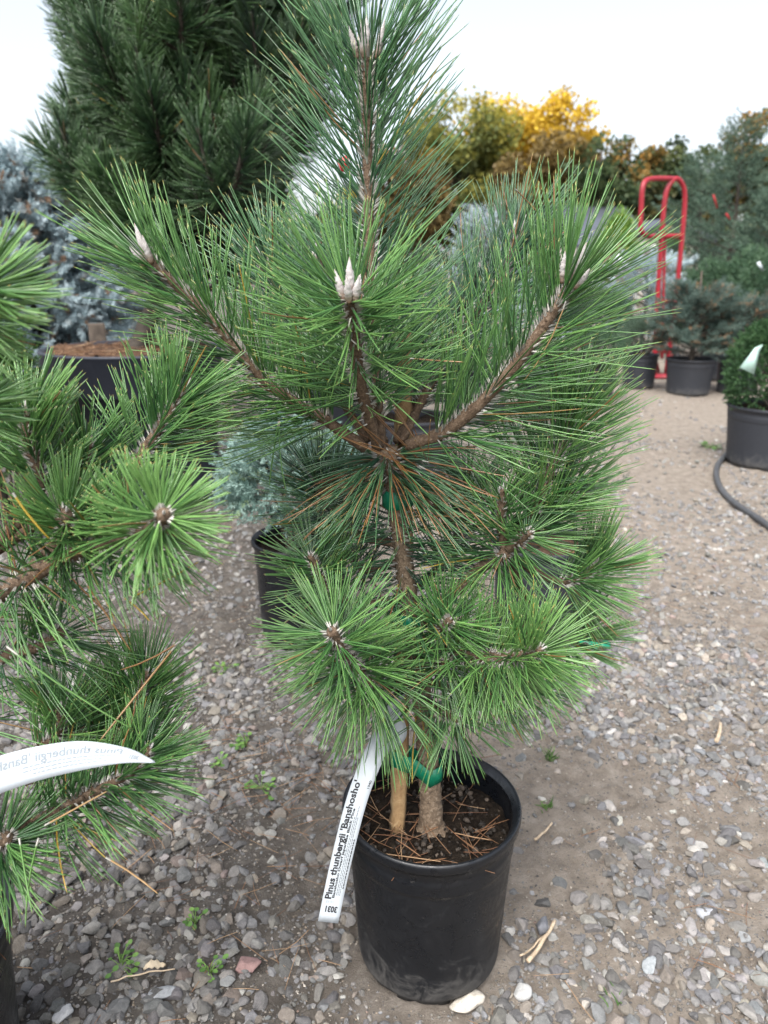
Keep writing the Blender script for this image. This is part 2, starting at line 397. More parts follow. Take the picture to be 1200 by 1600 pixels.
gme = gb.mesh('gravel', M['gravel']); gme.set_sharp_from_angle(angle=math.radians(26))
tag(obj('gravel', gme), 'loose grey gravel scattered over the dirt yard', 'gravel', kind='stuff')

def single_rock(px, py, size, colr, seed, label, dims=(1, 1, 1), yaw=0):
    g = G(px, py); V, Fc = rock(ICO3, seed, 10)
    V = V * size * np.array(dims); ca, sa = math.cos(yaw), math.sin(yaw)
    V = V @ np.array([[ca, sa, 0], [-sa, ca, 0], [0, 0, 1]])
    o = obj('rock', make_mesh('rock', V, Fc, M['gravel'], True, np.broadcast_to(np.array(colr), (len(V), 3))), None, (g[0], g[1], float(hgt(g[0], g[1])) + size * .22))
    tag(o, label, 'rock', 'larger rocks lying on the dirt')
single_rock(388, 1517, .023, (.24, .15, .14), 301, 'flat pinkish red rock at the left of the front pot', (1, .9, .7), .3)
single_rock(730, 1572, .028, (.46, .42, .36), 302, 'cream white rock at the foot of the black pot', (1, .85, .95), .5)
single_rock(255, 1562, .021, (.22, .23, .24), 303, 'grey rounded rock near the bottom edge, below the dead leaf', (1, .85, .9), .2)
single_rock(100, 1588, .018, (.42, .42, .42), 304, 'pale grey rock by the pot in the bottom left corner', (1, 1, .9), 1.2)
single_rock(816, 1552, .020, (.34, .34, .33), 305, 'pale pointed rock right of the black pot foot', (.75, 1.1, .9), 1.0)
single_rock(1016, 1508, .018, (.26, .28, .29), 306, 'smooth round blue grey rock at lower right', (1, 1, .9), 1.0)
single_rock(950, 1262, .018, (.30, .28, .26), 307, 'light tan egg shaped rock right of the pot rim', (1.1, .8, 1), 2.0)
single_rock(998, 1322, .021, (.20, .20, .21), 308, 'dark grey wedge rock on the dirt at right', (1.25, .75, .8), 2.6)
single_rock(848, 1448, .020, (.15, .155, .17), 309, 'dark angular rock beside the dry twig', (1, .9, 1), .9)
single_rock(1104, 1425, .021, (.30, .31, .33), 310, 'pale blue grey rock far right of the pot', (.8, 1.15, .8), .6)

# ------------------------------------------------------------------ pine needles and shoots
RINGS = np.array([0, .09, .38, .70, .95]); PROF = np.array([1.15, 1.05, 1, .95, .62])
def needle_arrays(P0, D, L, Wd, bend, kind, rng, lo=False):
    n = len(P0); rings, prof = (np.array([0, .5, .9]), np.array([.8, 1, .8])) if lo else (RINGS, PROF)
    D = nrm(D); p1 = P0 + D * L[:, None] * .5; d2 = nrm(D + bend); p2 = p1 + d2 * L[:, None] * .5
    Sx = nrm(np.cross(D, rng.randn(n, 3))); Nx = np.cross(Sx, D)
    t = rings[None, :, None]
    C = (1 - t) ** 2 * P0[:, None] + 2 * t * (1 - t) * p1[:, None] + t * t * p2[:, None]
    a = np.arange(3) * 2.0944
    off = (np.cos(a)[:, None] * Sx[:, None] + .75 * np.sin(a)[:, None] * Nx[:, None])
    ring = C[:, :, None] + prof[None, :, None, None] * Wd[:, None, None, None] * .5 * off[:, None]
    m = len(rings) * 3
    V = np.concatenate([ring.reshape(n, m, 3), p2[:, None]], 1)
    Q = []
    for i in range(len(rings) - 1):
        for j in range(3): Q.append([i * 3 + j, i * 3 + (j + 1) % 3, i * 3 + 3 + (j + 1) % 3, i * 3 + 3 + j])
    Tt = [[m - 3 + j, m - 3 + (j + 1) % 3, m] for j in range(3)]
    o = (np.arange(n) * (m + 1))[:, None, None]
    col = np.zeros((n, m + 1, 3)); col[:, :, 0] = np.clip(kind[0], 0, 1)[:, None]
    col[:, :, 1] = np.append(np.repeat(rings, 3), 1.0)[None]; col[:, :, 2] = kind[1][:, None]
    return V.reshape(-1, 3), [(np.array(Q)[None] + o).reshape(-1, 4), (np.array(Tt)[None] + o).reshape(-1, 3)], col.reshape(-1, 3)
def shoot_needles(mb, path, t0, nf, L, a0, a1, rng, wid=.0020, up=.10, fwd=.12, brown=.012, tone=.5, lo=False, r0=.004, t1=1.0, pair=True, sag=0, clear=0.0, old=0.0):
    """fascicles of two needles set spirally round the outer part of a shoot"""
    p = spline(path, 40); T, U, V = frames(p)
    s = t0 + (t1 - t0) * (np.arange(nf) + rng.rand(nf)) / nf
    u = s * 39; i = np.minimum(u.astype(int), 38); f = (u - i)[:, None]
    pos = p[i] * (1 - f) + p[i + 1] * f; T, U, V = T[i], U[i], V[i]
    phi = np.arange(nf) * 2.39996 + .5 * rng.randn(nf)
    R = np.cos(phi)[:, None] * U + np.sin(phi)[:, None] * V
    w = np.clip((s - t0) / max(t1 - t0, 1e-6), 0, 1)
    if clear:                                    # thins out needles that face the camera, so stems and buds show
        kp = ~((np.sum(R * nrm(np.array([0, 0, CAM_Z]) - pos), 1) > .30) & (rng.rand(nf) < clear))
        s, pos, T, R, w = s[kp], pos[kp], T[kp], R[kp], w[kp]; nf = len(s)
    al = np.radians(a0 + (a1 - a0) * w ** 1.6 + 7 * rng.randn(nf))
    D = np.cos(al)[:, None] * T + np.sin(al)[:, None] * R
    Ln = L * (.74 + .36 * rng.rand(nf)) * (1 - .16 * w)
    allP, allD, allL, allB = [], [], [], []
    for k in range(2 if pair else 1):
        d = nrm(D + .055 * rng.randn(nf, 3))
        allP.append(pos + R * r0 * .9 + .0006 * rng.randn(nf, 3)); allD.append(d)
        allL.append(Ln * (.97 + .06 * rng.rand(nf)))
        allB.append(T * fwd + np.array([0, 0, up - sag]) + .12 * rng.randn(nf, 3))
    n = nf * (2 if pair else 1)
    tn = tone + .24 * rng.randn(nf) ; tn = np.concatenate([tn] * (2 if pair else 1)) + .08 * rng.randn(n)
    q = rng.rand(n); kd = np.where(q < brown, .35 + .65 * rng.rand(n), 0)
    kd = np.where(np.concatenate([rng.rand(nf)] * (2 if pair else 1)) < old, .55 + .45 * rng.rand(n), kd)
    V_, F_, C_ = needle_arrays(np.concatenate(allP), np.concatenate(allD), np.concatenate(allL), wid * (.85 + .3 * rng.rand(n)), np.concatenate(allB), (tn, kd), rng, lo)
    mb.add(V_, F_, C_)
def bud_mesh(base, d, L, r, rng, org):
    k, n = 10, 18; t = np.linspace(0, 1, n)
    prof = np.interp(t, np.linspace(0, 1, 9), [.55, .8, .95, 1, .95, .8, .58, .3, .03]) * (1 + .16 * (np.arange(n) % 2))
    d = nrm(d); p = base + d * (t * L)[:, None]
    V, Fs = tube(p, prof * r, k, .42, rng.randint(9999))
    c = np.zeros((len(V), 3)); c[:, 1] = np.repeat(t, k)
    return make_mesh('bud', V, Fs, M['bud'], True, c, org)
def scales(mb, path, t0, n, rng, r=.005, ln=.006):
    """ragged bud scales that stick out of the shoot between the needles"""
    p = spline(path, 40); T, U, V = frames(p); s = t0 + (1 - t0) * rng.rand(n); i = np.minimum((s * 39).astype(int), 38)
    phi = rng.rand(n) * 6.28; R = np.cos(phi)[:, None] * U[i] + np.sin(phi)[:, None] * V[i]
    b = p[i] + R * r * .8; tip = b + (R * .8 + T[i] * .7) * ln * (.5 + rng.rand(n, 1))
    w = np.cross(R, T[i]) * .0016
    Vv = np.stack([b - w, b + w, tip, b + T[i] * .003], 1).reshape(-1, 3)
    o = (np.arange(n) * 4)[:, None]
    mb.add(Vv, np.concatenate([np.array([[0, 1, 2]]) + o, np.array([[1, 3, 2]]) + o, np.array([[3, 0, 2]]) + o]))
def pine_branch(tree, org, pts, seed, nf=120, L=.13, t0=.15, a0=58, a1=26, ra=.006, rb=.004, buds=3, bl=.026, mat='needle', bud_dir=None, old=None, spread_b=.0065, **kw):
    rng = rs(seed); path = np.array([P(*q) if isinstance(q, tuple) else q for q in pts])
    p = spline(path, 30)
    mb = MB(); V, Fs = tube(p, np.linspace(ra, rb, 30), 9, .35, seed); mb.add(V, Fs); scales(mb, path, t0 * .6, int(nf * .9), rng, rb)
    br = obj('branch', mb.mesh('branch', M['twig'], True, org), tree)
    kw.setdefault('clear', .6)
    nb = MB(); shoot_needles(nb, path, t0, int(nf * 1.55), L, a0, a1, rng, r0=rb, **kw)
    if old:
        for q in old: shoot_needles(nb, path, **{**dict(rng=rng, r0=rb), **q})
    tag(obj('needles', nb.mesh('needles', M[mat], True, org), br), kind='stuff')
    T = nrm(p[-1] - p[-4]) if bud_dir is None else nrm(bud_dir)
    for k in range(buds):
        a = k * 2.4 + seed; side = nrm(np.cross(T, [.3, .5, .8])); s2 = np.cross(T, side)
        off = 0 if k == 0 else spread_b
        d = T + (0 if k == 0 else .32) * (math.cos(a) * side + math.sin(a) * s2) + np.array([0, 0, .15])
        q = p[-1] + off * (math.cos(a) * side + math.sin(a) * s2) - T * (.002 if k == 0 else .005)
        obj('bud', bud_mesh(q, d, bl * (1 if k == 0 else (.62 if spread_b < .01 else .8) + .2 * rng.rand()), bl * (.108 if k == 0 else .092), rng, org), br)
    return br

# ------------------------------------------------------------------ pots
def pot(loc, R, Rb, h, label, mat='pot', lip=.006, soil='soil', soil_drop=.03, group=None, ring=True, name='nursery_pot', band=None, litter=0, seed=0, k=96, soil_label=None):
    t = thing(name, (loc[0], loc[1], 0), label, 'plant pot', group)
    w = .0035 if R < .2 else .008
    rz_ = lambda z: Rb + (R - lip - Rb) * (z / h)
    if band:
        prof = [(.0, .012), (Rb - .01, .012), (Rb, .0), (rz_(.03), .03), (rz_(h - band) - .02, h - band - .006), (R - .012, h - band - .004), (R - .008, h - band), (R - .006, h - .014), (R, h - .010), (R, h - .003), (R - .006, h), (R - .02, h - .002), (R - .024, h - .02), (R - .028, h - soil_drop - .05), (0, h - soil_drop - .05)]
    else:
        prof = [(0, .010), (Rb - .014, .010), (Rb - .012, .0), (Rb - .008, .0), (Rb - .006, .012), (Rb, .016)]
        for z in np.linspace(.022, h * .76, 12): prof.append((rz_(z), z))
        if ring:
            z = h * .78; prof += [(rz_(z) , z), (rz_(z) + .0012, z + .001), (rz_(z) + .0012, z + .004)]
            for z in (h * .84, h * .86): prof.append((rz_(z) + .001, z))
            prof += [(rz_(h * .865) + .0002, h * .865)]
        prof += [(rz_(h - .017), h - .017), (R - .0015, h - .0155), (R, h - .013), (R + .0002, h - .004), (R - .001, h - .001), (R - .003, h), (R - .0055, h - .001), (R - .008, h - .006)]
        for q in range(12):                      # fine ribs inside the rim
            z = h - .010 - q * .005; prof += [(rz_(z) - .0050, z), (rz_(z) - .0062, z - .0025)]
        prof += [(rz_(h - .09) - .006, h - .09), (0, h - .09)]
    V, Q = lathe(prof, k)
    if not band:
        # feet: the base edge is notched, and the wall is a little out of round
        a = np.arctan2(V[:, 1], V[:, 0]); rr = 1 + .006 * np.cos(2 * a + seed) * (V[:, 2] / h)
        V[:, 0] *= rr; V[:, 1] *= rr
        notch = (np.cos(a * 6 + .8) > .80) & (V[:, 2] < .0125)
        V[notch, 2] += .008; V[notch, :2] *= .97
    obj('container', make_mesh('container', V, Q, M[mat]), t)
    # soil: a lumpy disc
    rng = rs(seed + 50); n = 28; zs = h - soil_drop; Rs = rz_(zs) - (.0065 if not band else .03)
    rad = np.linspace(0, 1, n) ** .8 * Rs; a = np.arange(64) * 2 * np.pi / 64
    X, Y = rad[:, None] * np.cos(a), rad[:, None] * np.sin(a)
    Z = zs + (.016 if R < .2 else .05) * (vnoise(X * 30 + 40 + seed, Y * 30 + 40, 21) - .5) + (.012 if R < .2 else .02) * (vnoise(X * 110 + 99, Y * 110 + 99, 22) - .5)
    ii = np.arange(n - 1)[:, None] * 64; j = np.arange(64)[None]; j2 = (j + 1) % 64
    so_ = obj('soil', make_mesh('soil', np.stack([X, Y, Z], -1), np.stack([ii + j, ii + j2, ii + 64 + j2, ii + 64 + j], -1).reshape(-1, 4), M[soil]), t)
    if soil_label: so_['label'] = soil_label
    if litter:
        lb = MB(); sticks(lb, litter, rng, lambda m: (lambda q, th: (q * np.cos(th), q * np.sin(th), zs + .008 + .01 * rng.rand(m)))(Rs * .95 * np.sqrt(rng.rand(m)), rng.rand(m) * 6.28), (.02, .085) if R < .2 else (.08, .18), .0015 if R < .2 else .003)
        tag(obj('litter', lb.mesh('litter', M['straw']), so_), kind='stuff')
        cb = MB()
        for q in range(420 if R < .2 else 0):
            V, Fc = ROCK_LO[q % 10]; aa, rr = rng.rand() * 6.28, Rs * .95 * math.sqrt(rng.rand())
            g = .015 + .09 * rng.rand() ** 3
            cb.add(V @ rotm(rng.rand() * 6, rng.randn(), rng.randn()) * (.002 + .005 * rng.rand() ** 2) + np.array([rr * math.cos(aa), rr * math.sin(aa), zs + .003]), Fc, np.array([g, g * .78, g * .6]))
        if cb.n: tag(obj('bark_chips', cb.mesh('bark_chips', M['gravel'], False), so_), kind='stuff')
    return t
def sticks(mb, n, rng, place, lr, w):
    x, y, z = place(n); th = rng.rand(n) * 6.283; L = lr[0] + (lr[1] - lr[0]) * rng.rand(n)
    P0 = np.stack([x, y, z], -1); D = np.stack([np.cos(th), np.sin(th), .10 * rng.randn(n)], -1)
    P0 = P0 - D * L[:, None] * .5
    V, Fs, C = needle_arrays(P0, D, L, np.full(n, w) * (.7 + .6 * rng.rand(n)), .25 * rng.randn(n, 3) * np.array([1, 1, .1]), (rng.rand(n), np.zeros(n)), rng, True)
    mb.add(V, Fs, C)

pot((POT0[0], POT0[1]), .1285, .105, .272, 'black plastic pot holding the front pine, dirt stained near its foot', litter=75, seed=3, soil_drop=.045)
pot((POT1[0], POT1[1]), .1285, .105, .272, 'black plastic pot cut off by the bottom left corner', litter=20, seed=8, soil_drop=.045)

# ------------------------------------------------------------------ the front pine
Z0 = .225
org = np.array([POT0[0], POT0[1], Z0])
pine = thing('pine_tree', org, 'young pine with white buds in the front black pot', 'pine tree', 'young black pines')
tr = [(673, 1300, .921), (672, 1225, .924), (664, 1130, .932), (648, 1010, .945), (632, 880, .955), (614, 770, .955), (604, 700, .95)]
trp = spline([P(*q) for q in tr], 120); trp[0][2] = Z0 - .012
V, Fs = tube(trp, np.concatenate([np.linspace(.0270, .0172, 5), np.linspace(.0168, .0148, 19), np.linspace(.0146, .0105, 80), np.linspace(.0108, .014, 16)]), 18, .22, 4)
trunk = obj('trunk', make_mesh('trunk', V, Fs, M['bark'], True, None, org), pine)
B = lambda pts, seed, **kw: pine_branch(pine, org, pts, seed, **kw)
# top whorl
B([(598, 715, .95), (588, 600, .958), (578, 400, .965), (574, 210, .965), (573, 84, .955)], 11, nf=320, clear=.62, spread_b=.011, L=.168, t0=.14, a0=58, a1=34, ra=.0068, rb=.0048, buds=5, bl=.038, mat='needle_blue', tone=.62)
B([(590, 700, .945), (566, 610, .90), (552, 520, .845), (547, 462, .80)], 12, nf=165, L=.135, t0=.22, a0=72, a1=46, ra=.0075, rb=.0058, buds=5, bl=.040, tone=.66, bud_dir=(0, -.25, 1), up=.04)
B([(570, 700, .945), (505, 655, .93), (420, 600, .91), (330, 500, .89), (232, 405, .87)], 13, nf=220, L=.135, t0=.20, a0=56, a1=30, ra=.0075, rb=.0046, buds=4, bl=.040, tone=.55, up=.2, bud_dir=(-.35, -.1, 1))
B([(636, 697, .945), (700, 672, .93), (775, 605, .915), (850, 510, .90), (893, 440, .89)], 14, nf=230, L=.155, t0=.18, a0=54, a1=32, ra=.0085, rb=.0052, buds=4, bl=.046, tone=.50, up=.12, bud_dir=(.3, -.35, 1), clear=.68, spread_b=.009)
B([(575, 690, .96), (520, 600, 1.00), (465, 500, 1.03), (415, 415, 1.05)], 15, nf=170, L=.14, t0=.2, a0=52, a1=26, rb=.0042, buds=3, bl=.03, mat='needle_blue', tone=.5, up=.15)
B([(628, 690, .965), (665, 615, 1.02), (720, 520, 1.07), (780, 440, 1.10), (812, 365, 1.12)], 16, nf=190, L=.145, t0=.2, a0=50, a1=24, rb=.0045, buds=2, bl=.03, mat='needle_blue', tone=.42, up=.15)
B([(620, 690, .97), (655, 620, 1.05), (705, 520, 1.12), (745, 430, 1.16)], 17, nf=120, L=.14, t0=.25, a0=46, a1=24, rb=.0045, buds=2, bl=.03, mat='needle_blue', tone=.35, up=.15)
B([(600, 690, .965), (560, 600, 1.05), (525, 480, 1.12), (500, 400, 1.15)], 18, nf=130, L=.14, t0=.25, a0=48, a1=26, rb=.0042, buds=2, bl=.028, mat='needle_blue', tone=.35)
# old needles hanging round the whorl, part of them brown
nb = MB(); rng = rs(77)
wh = np.array([P(612, 765, .952), P(604, 705, .95)])
shoot_needles(nb, wh, 0, 170, .135, 104, 82, rng, tone=.42, sag=.55, fwd=0, brown=.05, r0=.012, old=.06)
shoot_needles(nb, np.array([P(600, 750, .94), P(604, 722, .94)]), 0, 22, .13, 112, 95, rng, tone=.45, sag=.9, fwd=0, r0=.012, old=.75, wid=.0018)
shoot_needles(nb, np.array([P(660, 742, .95), P(675, 722, .95)]), 0, 14, .14, 92, 65, rng, tone=.4, sag=.35, fwd=.1, r0=.008, old=.9, wid=.0018)
shoot_needles(nb, np.array([P(640, 960, .95), P(618, 800, .955)]), 0, 125, .118, 98, 80, rng, tone=.30, sag=.35, fwd=0, r0=.012, brown=.04)
shoot_needles(nb, np.array([P(655, 1120, .935), P(640, 980, .948)]), 0, 62, .115, 100, 85, rng, tone=.30, sag=.55, fwd=0, r0=.012, brown=.04)
tag(obj('needles', nb.mesh('needles', M['needle_blue'], True, org), trunk), kind='stuff')
def strays(parent, o_, rows, seed):              # single loose or dead needles caught in the branches
    rng = rs(seed); A = np.array([P(*q[0]) for q in rows]); Bv = np.array([P(*q[1]) for q in rows]); D = Bv - A; L = np.linalg.norm(D, axis=1); n = len(rows)
    mb = MB(); mb.add(*needle_arrays(A, D, L, np.full(n, .0022), .22 * rng.randn(n, 3), (np.array([q[2] for q in rows]), np.array([q[3] for q in rows])), rng))
    tag(obj('needles', mb.mesh('needles', M['needle'], True, o_), parent), kind='stuff')
strays(trunk, org, [((548, 497, .795), (517, 642, .83), .95, 0), ((548, 530, .84), (642, 618, .84), .95, 0), ((574, 594, .87), (677, 676, .86), .95, 0), ((568, 655, .92), (468, 690, .88), .85, 0), ((575, 662, .92), (490, 700, .88), .9, 0),
    ((884, 470, .87), (838, 622, .87), .5, 1.0), ((592, 737, .93), (424, 822, .89), .5, .75), ((600, 742, .93), (486, 832, .88), .5, .9), ((606, 745, .93), (500, 838, .88), .5, .8), ((596, 700, .93), (548, 640, .88), .5, .7),
    ((604, 700, .93), (640, 760, .88), .5, .65), ((640, 560, .9), (725, 568, .88), .5, .9), ((436, 655, .9), (415, 768, .9), .6, 0), ((437, 655, .9), (430, 770, .9), .6, 0), ((788, 865, .92), (812, 940, .89), .5, .85), ((786, 868, .92), (760, 915, .9), .5, .95),
    ((425, 330, .93), (430, 420, .98), .5, .8), ((805, 295, 1.02), (840, 330, 1.05), .5, .7), ((660, 720, .93), (790, 745, .88), .5, .75), ((655, 728, .93), (770, 790, .88), .5, .8), ((650, 735, .93), (745, 835, .88), .5, .9)], 5)
# right hand side stem and its shoots
SIDE = [(645, 985, .95), (700, 935, .945), (755, 885, .94), (792, 862, .935)]
V, Fs = tube(spline([P(*q) for q in SIDE], 26), np.linspace(.0085, .0075, 26), 10, .3, 9)
obj('side_stem', make_mesh('side_stem', V, Fs, M['bark'], True, None, org), pine)
B([(790, 862, .935), (845, 770, .94), (880, 690, .95), (900, 630, .955)], 21, nf=190, L=.122, t0=.22, a0=58, a1=30, rb=.0042, buds=1, bl=.016, tone=.55, up=.1)
B([(790, 862, .935), (782, 815, .93), (786, 765, .925)], 22, nf=60, L=.085, t0=.25, a0=62, a1=38, rb=.0040, buds=2, bl=.012, tone=.45)
B([(800, 858, .94), (850, 815, .955), (892, 765, .965)], 23, nf=130, L=.10, t0=.3, a0=58, a1=32, rb=.0038, buds=1, bl=.014, tone=.58)
B([(795, 868, .94), (860, 905, .96), (905, 905, .965), (938, 880, .965)], 24, nf=140, L=.10, t0=.42, a0=60, a1=34, rb=.0036, buds=1, bl=.012, tone=.66)
B([(795, 858, .93), (812, 845, .915), (828, 832, .905)], 25, nf=55, L=.085, t0=.2, a0=75, a1=55, rb=.0038, buds=2, bl=.011, tone=.56)
B([(793, 868, .945), (830, 950, .98), (880, 1000, 1.0), (915, 985, 1.01)], 26, nf=110, L=.095, t0=.35, a0=58, a1=32, rb=.0035, buds=1, bl=.012, tone=.45)
nb = MB(); shoot_needles(nb, np.array([P(770, 885, .938), P(790, 858, .935)]), 0, 60, .115, 105, 82, rng, tone=.40, sag=.35, fwd=0, r0=.008, brown=.05)
st_ = obj('branch', make_mesh('branch', *tube(spline([P(770, 885, .938), P(792, 860, .935)], 6), .0092, 9, .5, 5), M['twig'], True, None, org), pine)
tag(obj('needles', nb.mesh('needles', M['needle'], True, org), st_), kind='stuff')
# low shoots reaching to the camera
B([(645, 1040, .945), (605, 1075, .90), (570, 1055, .86), (538, 1020, .82), (517, 985, .79)], 31, nf=170, L=.104, t0=.50, a0=82, a1=62, ra=.0075, rb=.006, buds=1, bl=.014, tone=.66, up=.02, fwd=.02, bud_dir=(-.1, -.8, .6), sag=.05,
  old=[dict(t0=.30, t1=.55, nf=100, L=.13, a0=100, a1=85, tone=.42, sag=.75, fwd=0, brown=.02)])
B([(585, 1075, .87), (582, 1070, .855), (575, 1063, .84)], 32, nf=26, L=.075, t0=.3, a0=75, a1=55, rb=.0045, buds=1, bl=.012, tone=.6)
B([(655, 1010, .945), (700, 1018, .91), (760, 1028, .875), (810, 1026, .855), (846, 1015, .84)], 33, nf=215, L=.098, t0=.28, a0=76, a1=45, ra=.0078, rb=.0060, buds=1, bl=.012, tone=.95, up=.10, fwd=.06,
  old=[dict(t0=.3, t1=.95, nf=80, L=.11, a0=90, a1=60, tone=.5, sag=.55, fwd=.1)])
B([(655, 1000, .94), (685, 985, .90), (704, 968, .87)], 34, nf=62, L=.085, t0=.45, a0=76, a1=45, rb=.0042, buds=1, bl=.011, tone=.62)
B([(660, 1050, .94), (680, 1042, .905), (698, 1032, .875)], 35, nf=60, L=.105, t0=.5, a0=100, a1=76, rb=.0045, buds=1, bl=.010, tone=.45, sag=.25, fwd=0)
B([(662, 1090, .935), (690, 1110, .90), (715, 1125, .87)], 36, nf=45, L=.105, t0=.4, a0=85, a1=55, rb=.004, buds=1, bl=.010, tone=.40, sag=.5, fwd=.05)
B([(655, 1060, .95), (720, 1080, .99), (790, 1080, 1.02), (840, 1060, 1.04)], 37, nf=120, L=.10, t0=.35, a0=65, a1=40, rb=.004, buds=1, bl=.010, tone=.38, sag=.2)
# left tufts
B([(630, 935, .955), (560, 945, .94), (512, 920, .93), (484, 868, .92)], 41, nf=105, L=.09, t0=.5, a0=78, a1=50, rb=.0042, buds=1, bl=.010, tone=.48)
B([(620, 850, .96), (560, 835, 1.0), (515, 790, 1.03), (492, 745, 1.04)], 42, nf=150, L=.11, t0=.35, a0=66, a1=40, rb=.004, buds=1, bl=.012, mat='needle_blue', tone=.36)
B([(620, 880, .96), (570, 890, 1.04), (540, 860, 1.08), (520, 820, 1.10)], 43, nf=110, L=.105, t0=.3, a0=66, a1=40, rb=.004, buds=1, bl=.012, mat='needle_blue', tone=.30)
B([(635, 930, .96), (690, 880, 1.03), (720, 820, 1.07), (735, 760, 1.09)], 44, nf=150, L=.11, t0=.3, a0=62, a1=36, rb=.004, buds=1, bl=.012, mat='needle_blue', tone=.30)

# ------------------------------------------------------------------ stake, ties, tag of the front pine
stk = spline([P(621, 1300, .912), P(626, 1180, .925), P(630, 950, .965), P(631, 700, 1.0), P(630, 520, 1.02)], 30)
rng = rs(3)
V, Fs = tube(stk, .0125, 5, .28, 3)
tag(obj('wooden_stake', make_mesh('wooden_stake', V, Fs, M['stake'], False)), 'split tan wooden stake tied beside the front pine trunk', 'stake')
def tie(pa, ra_, pb, rb_, wid, label, drop=0., tail=None, seed=0):
    """a band of tape round two uprights"""
    c0, c1 = np.array(pa), np.array(pb); d = nrm((c1 - c0) * np.array([1, 1, 0])); n = np.array([-d[1], d[0], 0])
    pts = []
    for a in np.linspace(math.pi / 2, 3 * math.pi / 2, 12): pts.append(c0 + ra_ * (math.cos(a) * d + math.sin(a) * n))
    for u in np.linspace(.1, .9, 8): pts.append((c0 - n * ra_) * (1 - u) + (c1 - n * rb_) * u + n * .004 * math.sin(u * math.pi))
    for a in np.linspace(-math.pi / 2, math.pi / 2, 12): pts.append(c1 + rb_ * (math.cos(a) * d + math.sin(a) * n))
    for u in np.linspace(.1, .9, 8): pts.append((c1 + n * rb_) * (1 - u) + (c0 + n * ra_) * u - n * .004 * math.sin(u * math.pi))
    pts = np.array(pts); m = len(pts); r2 = rs(seed); wv = .0015 * np.sin(np.arange(m) * .9) + .0008 * r2.randn(m)
    V = np.concatenate([pts + np.array([0, 0, 1]) * (wid / 2 + wv)[:, None], pts + .0008 * r2.randn(m, 3), pts - np.array([0, 0, 1]) * (wid / 2 - wv)[:, None]])
    j = np.arange(m); j2 = (j + 1) % m
    Q = np.concatenate([np.stack([j, j2, j2 + m, j + m], -1), np.stack([j + m, j2 + m, j2 + 2 * m, j + 2 * m], -1)])
    o = obj('tie_tape', make_mesh('tie_tape', V, Q, M['green_tape']))
    s = o.modifiers.new('thickness', 'SOLIDIFY'); s.thickness = .0007
    tag(o, label, 'tie tape', 'green tie tapes on the front pine')
tie(P(626, 1180, .925) , .0145, P(671, 1204, .925),   .018, .026, 'wide green tape tying trunk to stake just above the pot', seed=1)
tie(P(631, 960, .963), .0135, P(640, 968, .951),   .017, .022, 'green tape round the trunk at mid height behind the needles', seed=2)
tie(P(631, 775, .99), .0135, P(617, 777, .957),   .016, .024, 'green tape right below the top whorl of branches', seed=3)

def text_mesh(body, size=1.0, bold=.0):
    cu = bpy.data.curves.new('lettering', 'FONT'); cu.body = body; cu.size = size; cu.offset = bold; cu.resolution_u = 3
    o = bpy.data.objects.new('lettering', cu); COL.objects.link(o)
    dg = bpy.context.evaluated_depsgraph_get(); me = bpy.data.meshes.new_from_object(o.evaluated_get(dg))
    V = np.array([v.co[:] for v in me.vertices]); Fc = [list(p.vertices) for p in me.polygons]
    bpy.data.objects.remove(o); bpy.data.curves.remove(cu); bpy.data.meshes.remove(me)
    return V, Fc
def strip(cent, across, thick=.0006):
    """a flat ribbon: centre line and half width vectors"""
    n = len(cent); nn = nrm(np.cross(np.gradient(cent, axis=0), across))
    us = np.linspace(-1, 1, 5)
    lay = []
    for s in (1, -1): lay.append((cent[:, None] + us[None, :, None] * across[:, None] + s * thick / 2 * nn[:, None]).reshape(-1, 3))
    V = np.concatenate(lay); m = 5; o = n * m
    i = (np.arange(n - 1)[:, None] * m + np.arange(m - 1)[None]).ravel()
    top = np.stack([i, i + 1, i + m + 1, i + m], -1); bot = np.stack([i, i + m, i + m + 1, i + 1], -1) + o
    k = np.arange(n - 1) * m; e1 = np.stack([k, k + m, k + m + o, k + o], -1); k = k + m - 1; e2 = np.stack([k, k + o, k + m + o, k + m], -1)
    e3 = np.array([[j, j + o, j + 1 + o, j + 1] for j in range(m - 1)]); e4 = np.array([[(n - 1) * m + j, (n - 1) * m + j + 1, (n - 1) * m + j + 1 + o, (n - 1) * m + j + o] for j in range(m - 1)])
    return V, [top, bot, e1, e2, e3, e4], nn
class Sheet:                                     # prints lettering on a bent ribbon
    def __init__(s, cent, across, nn): s.c, s.a, s.n = cent, across, nn; s.L = np.append(0, np.cumsum(np.linalg.norm(np.diff(cent, axis=0), axis=1)))
    def at(s, l, w, h):                           # l along (m), w -1..1 across
        f = lambda A: np.stack([np.interp(l, s.L, A[:, i]) for i in range(3)], -1)
        return f(s.c) + w[:, None] * f(s.a) + h * f(s.n)
def print_text(sheet, body, l0, w0, length, cap, ldir, wdir, hoff, mat, parent, along=True, bold=.0, org=np.zeros(3)):
    V, Fc = text_mesh(body, 1.0, bold); V[:, 0] -= V[:, 0].min(); V[:, 0] *= length / V[:, 0].max(); V[:, 1] *= cap / .72
    half = np.linalg.norm(sheet.a[len(sheet.a) // 2])
    if along: l = l0 + ldir * V[:, 0]; w = w0 + wdir * V[:, 1] / half
    else: l = l0 + ldir * V[:, 1]; w = w0 + wdir * V[:, 0] / half
    W_ = sheet.at(l, w, hoff)
    fs = {}
    for f in Fc: fs.setdefault(len(f), []).append(f)
    return obj('lettering', make_mesh('lettering', W_, [np.array(v) for v in fs.values()], M[mat], False, None, org), parent)
